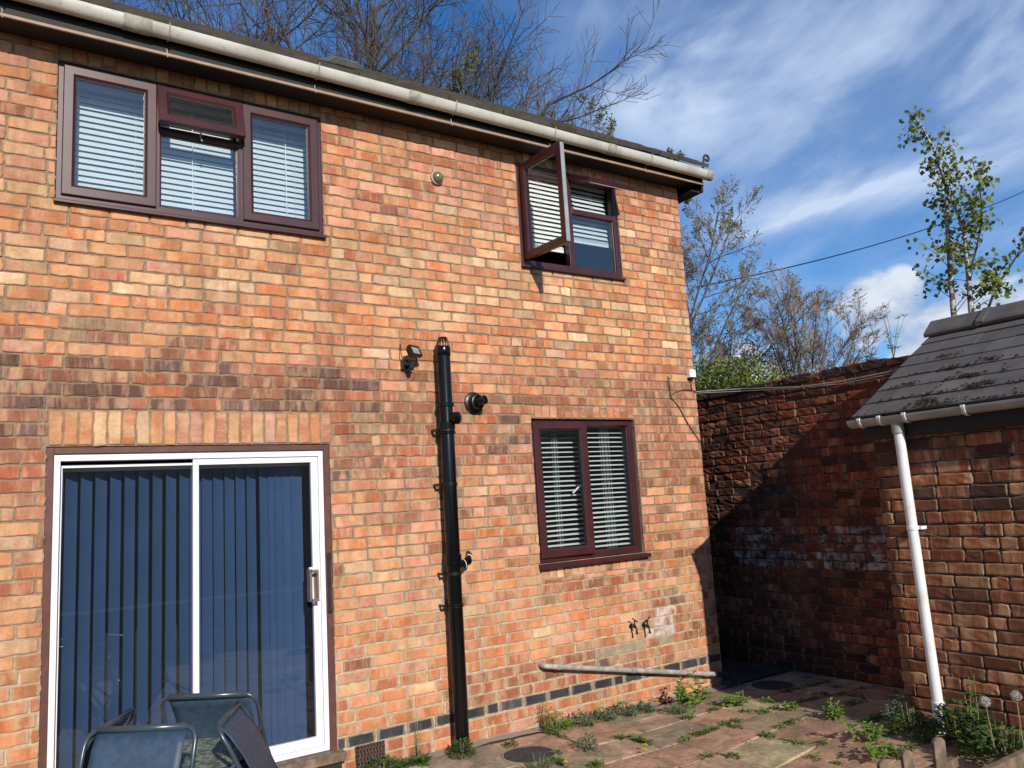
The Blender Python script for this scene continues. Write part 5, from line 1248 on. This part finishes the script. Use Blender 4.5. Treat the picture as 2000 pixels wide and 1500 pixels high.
# evergreen shrub over the wall
r = random.Random(21); t = empty('leafy_shrub', (10.2, 3.2, 0), 'rounded yellow-green leafy shrub above the garden wall by the house corner', 'shrub'); L_ = Leaves(); mb = MB()
lobes = [((-.2, .6, 3.45), .65), ((.0, -.1, 3.42), .62), ((.1, -.75, 3.05), .55), ((.2, .2, 2.9), .9), ((0, 1.3, 3.3), .7), ((.1, -.3, 2.4), .9), ((.2, -1.1, 2.75), .4)]
for (c_, q) in lobes:
    mb.tube([(0, 0, 0), (c_[0]*.5, c_[1]*.5, c_[2]*.5), c_], [.05, .035, .012], 6)
    for i in range(int(4200*q*q)+500):
        d = rv(r).normalized(); p = Vector(c_)+Vector((d.x, d.y, d.z*.75))*q*(r.random()**.28)*(1+.15*math.sin(d.x*9+d.z*7)); s = r.uniform(.045, .085); L_.leaf(p, d+rv(r, .7), rv(r), s, s*.5, .1)
L_.build('foliage', M_hedge, t); mb.build('trunk', M_bark, t)
# birch behind the outhouse
bt = empty('silver_birch', (9.0, -1.15, 0), 'slender young silver birch with two white stems behind the outhouse', 'tree'); bt.location = (9.0, -1.15, 0)
def sub(p): return Vector((p[0]-9.0, p[1]+1.15, p[2]))
mb = MB(); tw = MB(); L_ = Leaves(); r = random.Random(5)
stemA = [(9.0, -1.0, 0), (9.02, -1.02, 2.0), (9, -1.03, 3.58), (9, -1.06, 4.09), (9, -1.10, 4.6), (9, -1.15, 5.01), (9, -1.08, 5.47), (9.02, -.98, 5.8), (9.0, -.90, 6.0)]
stemB = [(9.0, -1.25, 0), (9.02, -1.24, 2.0), (9, -1.22, 3.57), (9, -1.25, 4.03), (9, -1.27, 4.44), (9, -1.20, 4.84), (8.98, -1.15, 5.11), (8.97, -1.12, 5.35)]
stemC = [(9.0, -1.25, 3.95), (9, -1.38, 4.25), (9.02, -1.47, 4.55), (9.0, -1.50, 4.95), (9.0, -1.46, 5.2)]
stemD = [(9.05, -1.24, 3.3), (9.1, -1.45, 3.75), (9.15, -1.68, 4.05), (9.2, -1.9, 4.25), (9.2, -2.1, 4.36)]
for st, r0_ in ((stemA, .040), (stemB, .042)): mb.tube([sub(p) for p in st], [max(r0_*(1-.85*k/(len(st)-1)), .005) for k in range(len(st))], 8)
for st, r0_ in ((stemC, .014), (stemD, .016)): tw.tube([sub(p) for p in st], [max(r0_*(1-.8*k/(len(st)-1)), .003) for k in range(len(st))], 6)
def bleaf(b, n, sp_=.05):
    for k in range(int(n*1.35)): s = r.uniform(.048, .076); L_.leaf(b+rv(r, sp_), rv(r)+Vector((0, 0, -.5)), rv(r), s, s*.85, .1)
for st, lo, hi, nb, ll in ((stemA, 3.5, 6.0, 30, .50), (stemB, 3.5, 5.35, 26, .46), (stemC, 4.1, 5.2, 13, .26), (stemD, 3.6, 4.4, 13, .24)):
    for k in range(nb):
        z = lo+(hi-lo)*(k+r.random())/nb
        for i in range(len(st)-1):
            if st[i][2] <= z <= st[i+1][2]: break
        f = (z-st[i][2])/max(st[i+1][2]-st[i][2], 1e-6); b = sub(st[i]).lerp(sub(st[i+1]), min(max(f, 0), 1)); a = r.random()*6.28
        d = Vector((math.cos(a)*.5, math.sin(a), r.uniform(.15, .9))).normalized(); l = ll*r.uniform(.35, 1.0)*(1.15-.75*(z-lo)/(hi-lo)); e = b+d*l; m_ = b.lerp(e, .5)+Vector((0, 0, .04))
        tw.tube([b, m_, e], [.005, .0035, .002], 4); bleaf(e, 5); bleaf(m_, 4); bleaf(m_.lerp(e, .5), 4)
bleaf(sub(stemA[-1]), 10, .05)
for (dy) in (.16, .30): 
    e = sub((9.0, -.95+dy*.7, 5.72+dy*.1)); tw.tube([sub((9, -1.0, 5.7)), e], .003, 4); bleaf(e, 7, .035)
mb.build('trunk', M_birch, bt, smooth=True); tw.build('branches', M_dtwig, bt); L_.build('leaves', M_birchleaf, bt)
# dry stalky plants on the garden wall top
def wallplant(y_, h, label, seed, n):
    r = random.Random(seed); t = empty('wall_top_plant', (GX+.06, y_, 2.87), label, 'weed'); mb = MB(); L_ = Leaves()
    for k in range(n):
        e = Vector((r.gauss(0, .03), r.gauss(0, .055), h*r.uniform(.4, 1) if k else h)); q = e*.5+rv(r, .012); mb.tube([(0, 0, 0), q, e], [.0035, .0025, .0015], 5)
        for (b, m_) in ((e, 7), (q, 3), (e*.25, 5)):
            for j in range(m_): a = r.random()*6.28; L_.leaf(b+rv(r, .006), Vector((math.cos(a), math.sin(a), r.uniform(-.2, .5))), Vector((0, 0, 1)), r.uniform(.03, .055), .015)
    mb.build('stem', M_stem, t); L_.build('foliage', M_greyw, t)
wallplant(-1.50, .50, 'tallest dry starry plant growing on the garden wall top near the outhouse roof', 1, 6); wallplant(-1.27, .27, 'shorter leafy stalks on the garden wall top left of the tallest plant', 2, 6)
# overhead cable
mb = MB(); a_, b_ = Vector((19.5, 12.3, 8.45)), Vector((46, 11.8, 16.7)); mb.tube([a_.lerp(b_, k/16)-Vector((0, 0, .5*(1-(2*k/16-1)**2))) for k in range(17)], .022, 5)
tag(mb.build('overhead_cable', M_blackm), 'thin dark overhead cable crossing the sky behind the birch', 'cable')

# ==================================================================== TABLE, CHAIRS, FENCE
TC = Vector((.80, -1.33, 0))
tb = empty('garden_table', TC, 'round patterned-glass patio table hidden under the tilted chairs', 'table')
mb = MB(); mb.lathe([(.325, .690), (.325, .696), (0, .696)], None, 48); mb.build('table_top', M_tglass, tb)
mb = MB(); mb.lathe([(.323, .680), (.338, .680), (.342, .690), (.338, .700), (.3265, .700), (.3265, .684)], None, 48); mb.build('rim', M_chair, tb, smooth=True, sm_angle=50)
for k in range(4):
    a = k*math.pi/2+.4; mb = MB(); mb.tube([(.30*math.cos(a), .30*math.sin(a), .682), (.30*math.cos(a), .30*math.sin(a), .35), (.36*math.cos(a), .36*math.sin(a), 0)], .013, 10); mb.build('leg', M_chair, tb, smooth=True)
def make_chair(label):
    """textile patio chair; origin at the middle of the front feet, facing +y"""
    t = empty('patio_chair', (0, 0, 0), label, 'chair', 'grey-blue patio chairs tilted against the table')
    W_ = .268; fr = MB()
    def arc(p, c, q, n=5): return [Vector(p)*(1-s)**2+Vector(c)*2*s*(1-s)+Vector(q)*s*s for s in [k/n for k in range(n+1)]]
    back = [(-W_, -.47, .44)]+[Vector((-W_, -.585, .74))]+arc((-W_, -.595, .775), (-W_+.005, -.612, .835), (-W_+.055, -.615, .842))
    pts = back+[Vector((-p[0], p[1], p[2])) for p in reversed([Vector(b) for b in back])]
    fr.tube(pts, .0115, 10); fr.build('back_frame', M_chair, t, smooth=True)
    tb_ = MB(); tb_.tube([(-W_+.05, -.615, .842), (W_-.05, -.615, .842)], .0165, 12); tb_.build('top_rail', M_chair, t, smooth=True)
    for s in (-1, 1):
        mb = MB(); X = s*W_
        mb.tube([(X, 0, 0), (X, -.01, .40), (X, -.03, .60)]+arc((X, -.035, .61), (X, -.045, .655), (X, -.10, .66), 4)+[(X, -.40, .665), (X, -.545, .66)], .0115, 10); mb.build('arm', M_chair, t, smooth=True)
        mb = MB(); mb.tube([(X, -.47, .44), (X, -.50, .30), (X, -.56, 0)], .0115, 10); mb.build('rear_leg', M_chair, t, smooth=True)
        mb = MB(); mb.tube([(X, -.01, .40), (X*.98, -.25, .42), (X, -.47, .44)], .0115, 10); mb.build('seat_rail', M_chair, t, smooth=True)
    mb = MB(); n = 12; vs = []; w0, w1 = W_-.052, W_-.030
    path = [(-.612, .840), (-.607, .76), (-.585, .66), (-.545, .55), (-.49, .455), (-.42, .415), (-.25, .405), (-.06, .405)]
    for (y_, z_) in path:
        for k in range(n+1): u_ = -1+2*k/n; vs.append((u_*(w0+.004), y_-.0, z_-.010*(1-u_*u_)*(1 if z_ < .5 else 0)))
    mb.add(vs, [(j*(n+1)+k, j*(n+1)+k+1, (j+1)*(n+1)+k+1, (j+1)*(n+1)+k) for j in range(len(path)-1) for k in range(n)])
    o = mb.build('sling', M_sling, t, smooth=True); sm = o.modifiers.new('thick', 'SOLIDIFY'); sm.thickness = .004
    return t
def copy_tree(o, parent=None):
    c = o.copy(); col.objects.link(c); c.parent = parent
    for ch in o.children: copy_tree(ch, c)
    return c
ch0 = make_chair('grey-blue patio chair nearest the camera, its sling back facing the viewer')
def place(o, top, face_deg, tilt):
    """put the chair so its top rail sits at 'top' when tilted forward; face_deg: heading it faces"""
    o.rotation_mode = 'XYZ'; M_ = Matrix.Rotation(R(face_deg), 4, 'Z') @ Matrix.Rotation(R(-tilt), 4, 'X')
    off = M_ @ Vector((0, -.615, .842)); q = top[2]/off.z; o.scale = (q, q, q); off = off*q; o.rotation_euler = M_.to_euler(); o.location = (top[0]-off.x, top[1]-off.y, max(top[2]-off.z, 0.0))
place(ch0, (.595, -1.63, .93), -36, 38)
c2 = copy_tree(ch0); c2['label'] = 'grey-blue patio chair at the back of the table in front of the glass door'; place(c2, (.955, -1.20, .93), 144, 44)
c3 = copy_tree(ch0); c3['label'] = 'grey-blue patio chair on the right of the table, tilted steeply'; place(c3, (.97, -1.56, .905), 64, 47)
c4 = copy_tree(ch0); c4['label'] = 'grey-blue patio chair on the left, mostly hidden behind the nearest one'; place(c4, (.53, -1.30, .91), -120, 40)
# picket fence
pf = empty('picket_fence', (3.75, -3.13, 0), 'low weathered wooden picket fence, only its rounded tops in view', 'fence')
for k, (x, top, wd, lean) in enumerate(((4.00, .50, .068, 1.5), (3.76, .495, .060, -2), (3.52, .50, .075, 3), (3.28, .47, .07, 0), (3.03, .46, .07, 1))):
    mb = MB(); h = wd/2; out_ = [(-h, 0), (h, 0), (h, top-.02), (h*.6, top-.004), (0, top+.002), (-h*.65, top-.006), (-h, top-.022)]
    n = len(out_); mb.add([(a, -.011, b) for a, b in out_]+[(a, .011, b) for a, b in out_], [tuple(range(n)), tuple(range(2*n-1, n-1, -1))]+[(i, n+i, n+(i+1) % n, (i+1) % n) for i in range(n)])
    o = mb.build('picket', M_wwood, pf, bevel=.003); o.location = (x-3.75, 0, 0); o.rotation_euler = (0, R(lean), R(-18))
mb = MB(); mb.box(-1.0, .45, .012, .05, .30, .36); mb.build('rail', M_wwood, pf, bevel=.004)
br = empty('wooden_barrier', (3.9, -3.5, 0), 'thick weathered board crossing the bottom right corner, nearer than the pickets', 'fence')
mb = MB(); mb.box(-.60, .9, -.02, .02, .38, .50); mb.build('board', M_wwood, br, bevel=.006)
for x in (-.5, .75): mb = MB(); mb.box(x-.04, x+.04, .021, .09, 0, .46); mb.build('post', M_wwood, br, bevel=.005)

# ==================================================================== BEHIND THE VIEWER: hedge added to keep bright sky out of the door glass
hd = empty('added_hedge', (0, -15, 0), 'tall dark hedge added out of view to darken the door glass reflections', 'hedge')
mb = MB(); r = random.Random(31); nx, nz = 90, 22; vs = []
for j in range(nz+1):
    for i in range(nx+1): vs.append((-18+36*i/nx, .7+r.gauss(0, .10), 4.3*j/nz+(r.gauss(0, .12) if j == nz else 0)))
mb.add(vs, [(j*(nx+1)+i, j*(nx+1)+i+1, (j+1)*(nx+1)+i+1, (j+1)*(nx+1)+i) for j in range(nz) for i in range(nx)])
mb.box(-18, 18, -.7, .55, 0, 4.15); mb.build('foliage', M_dkw, hd)
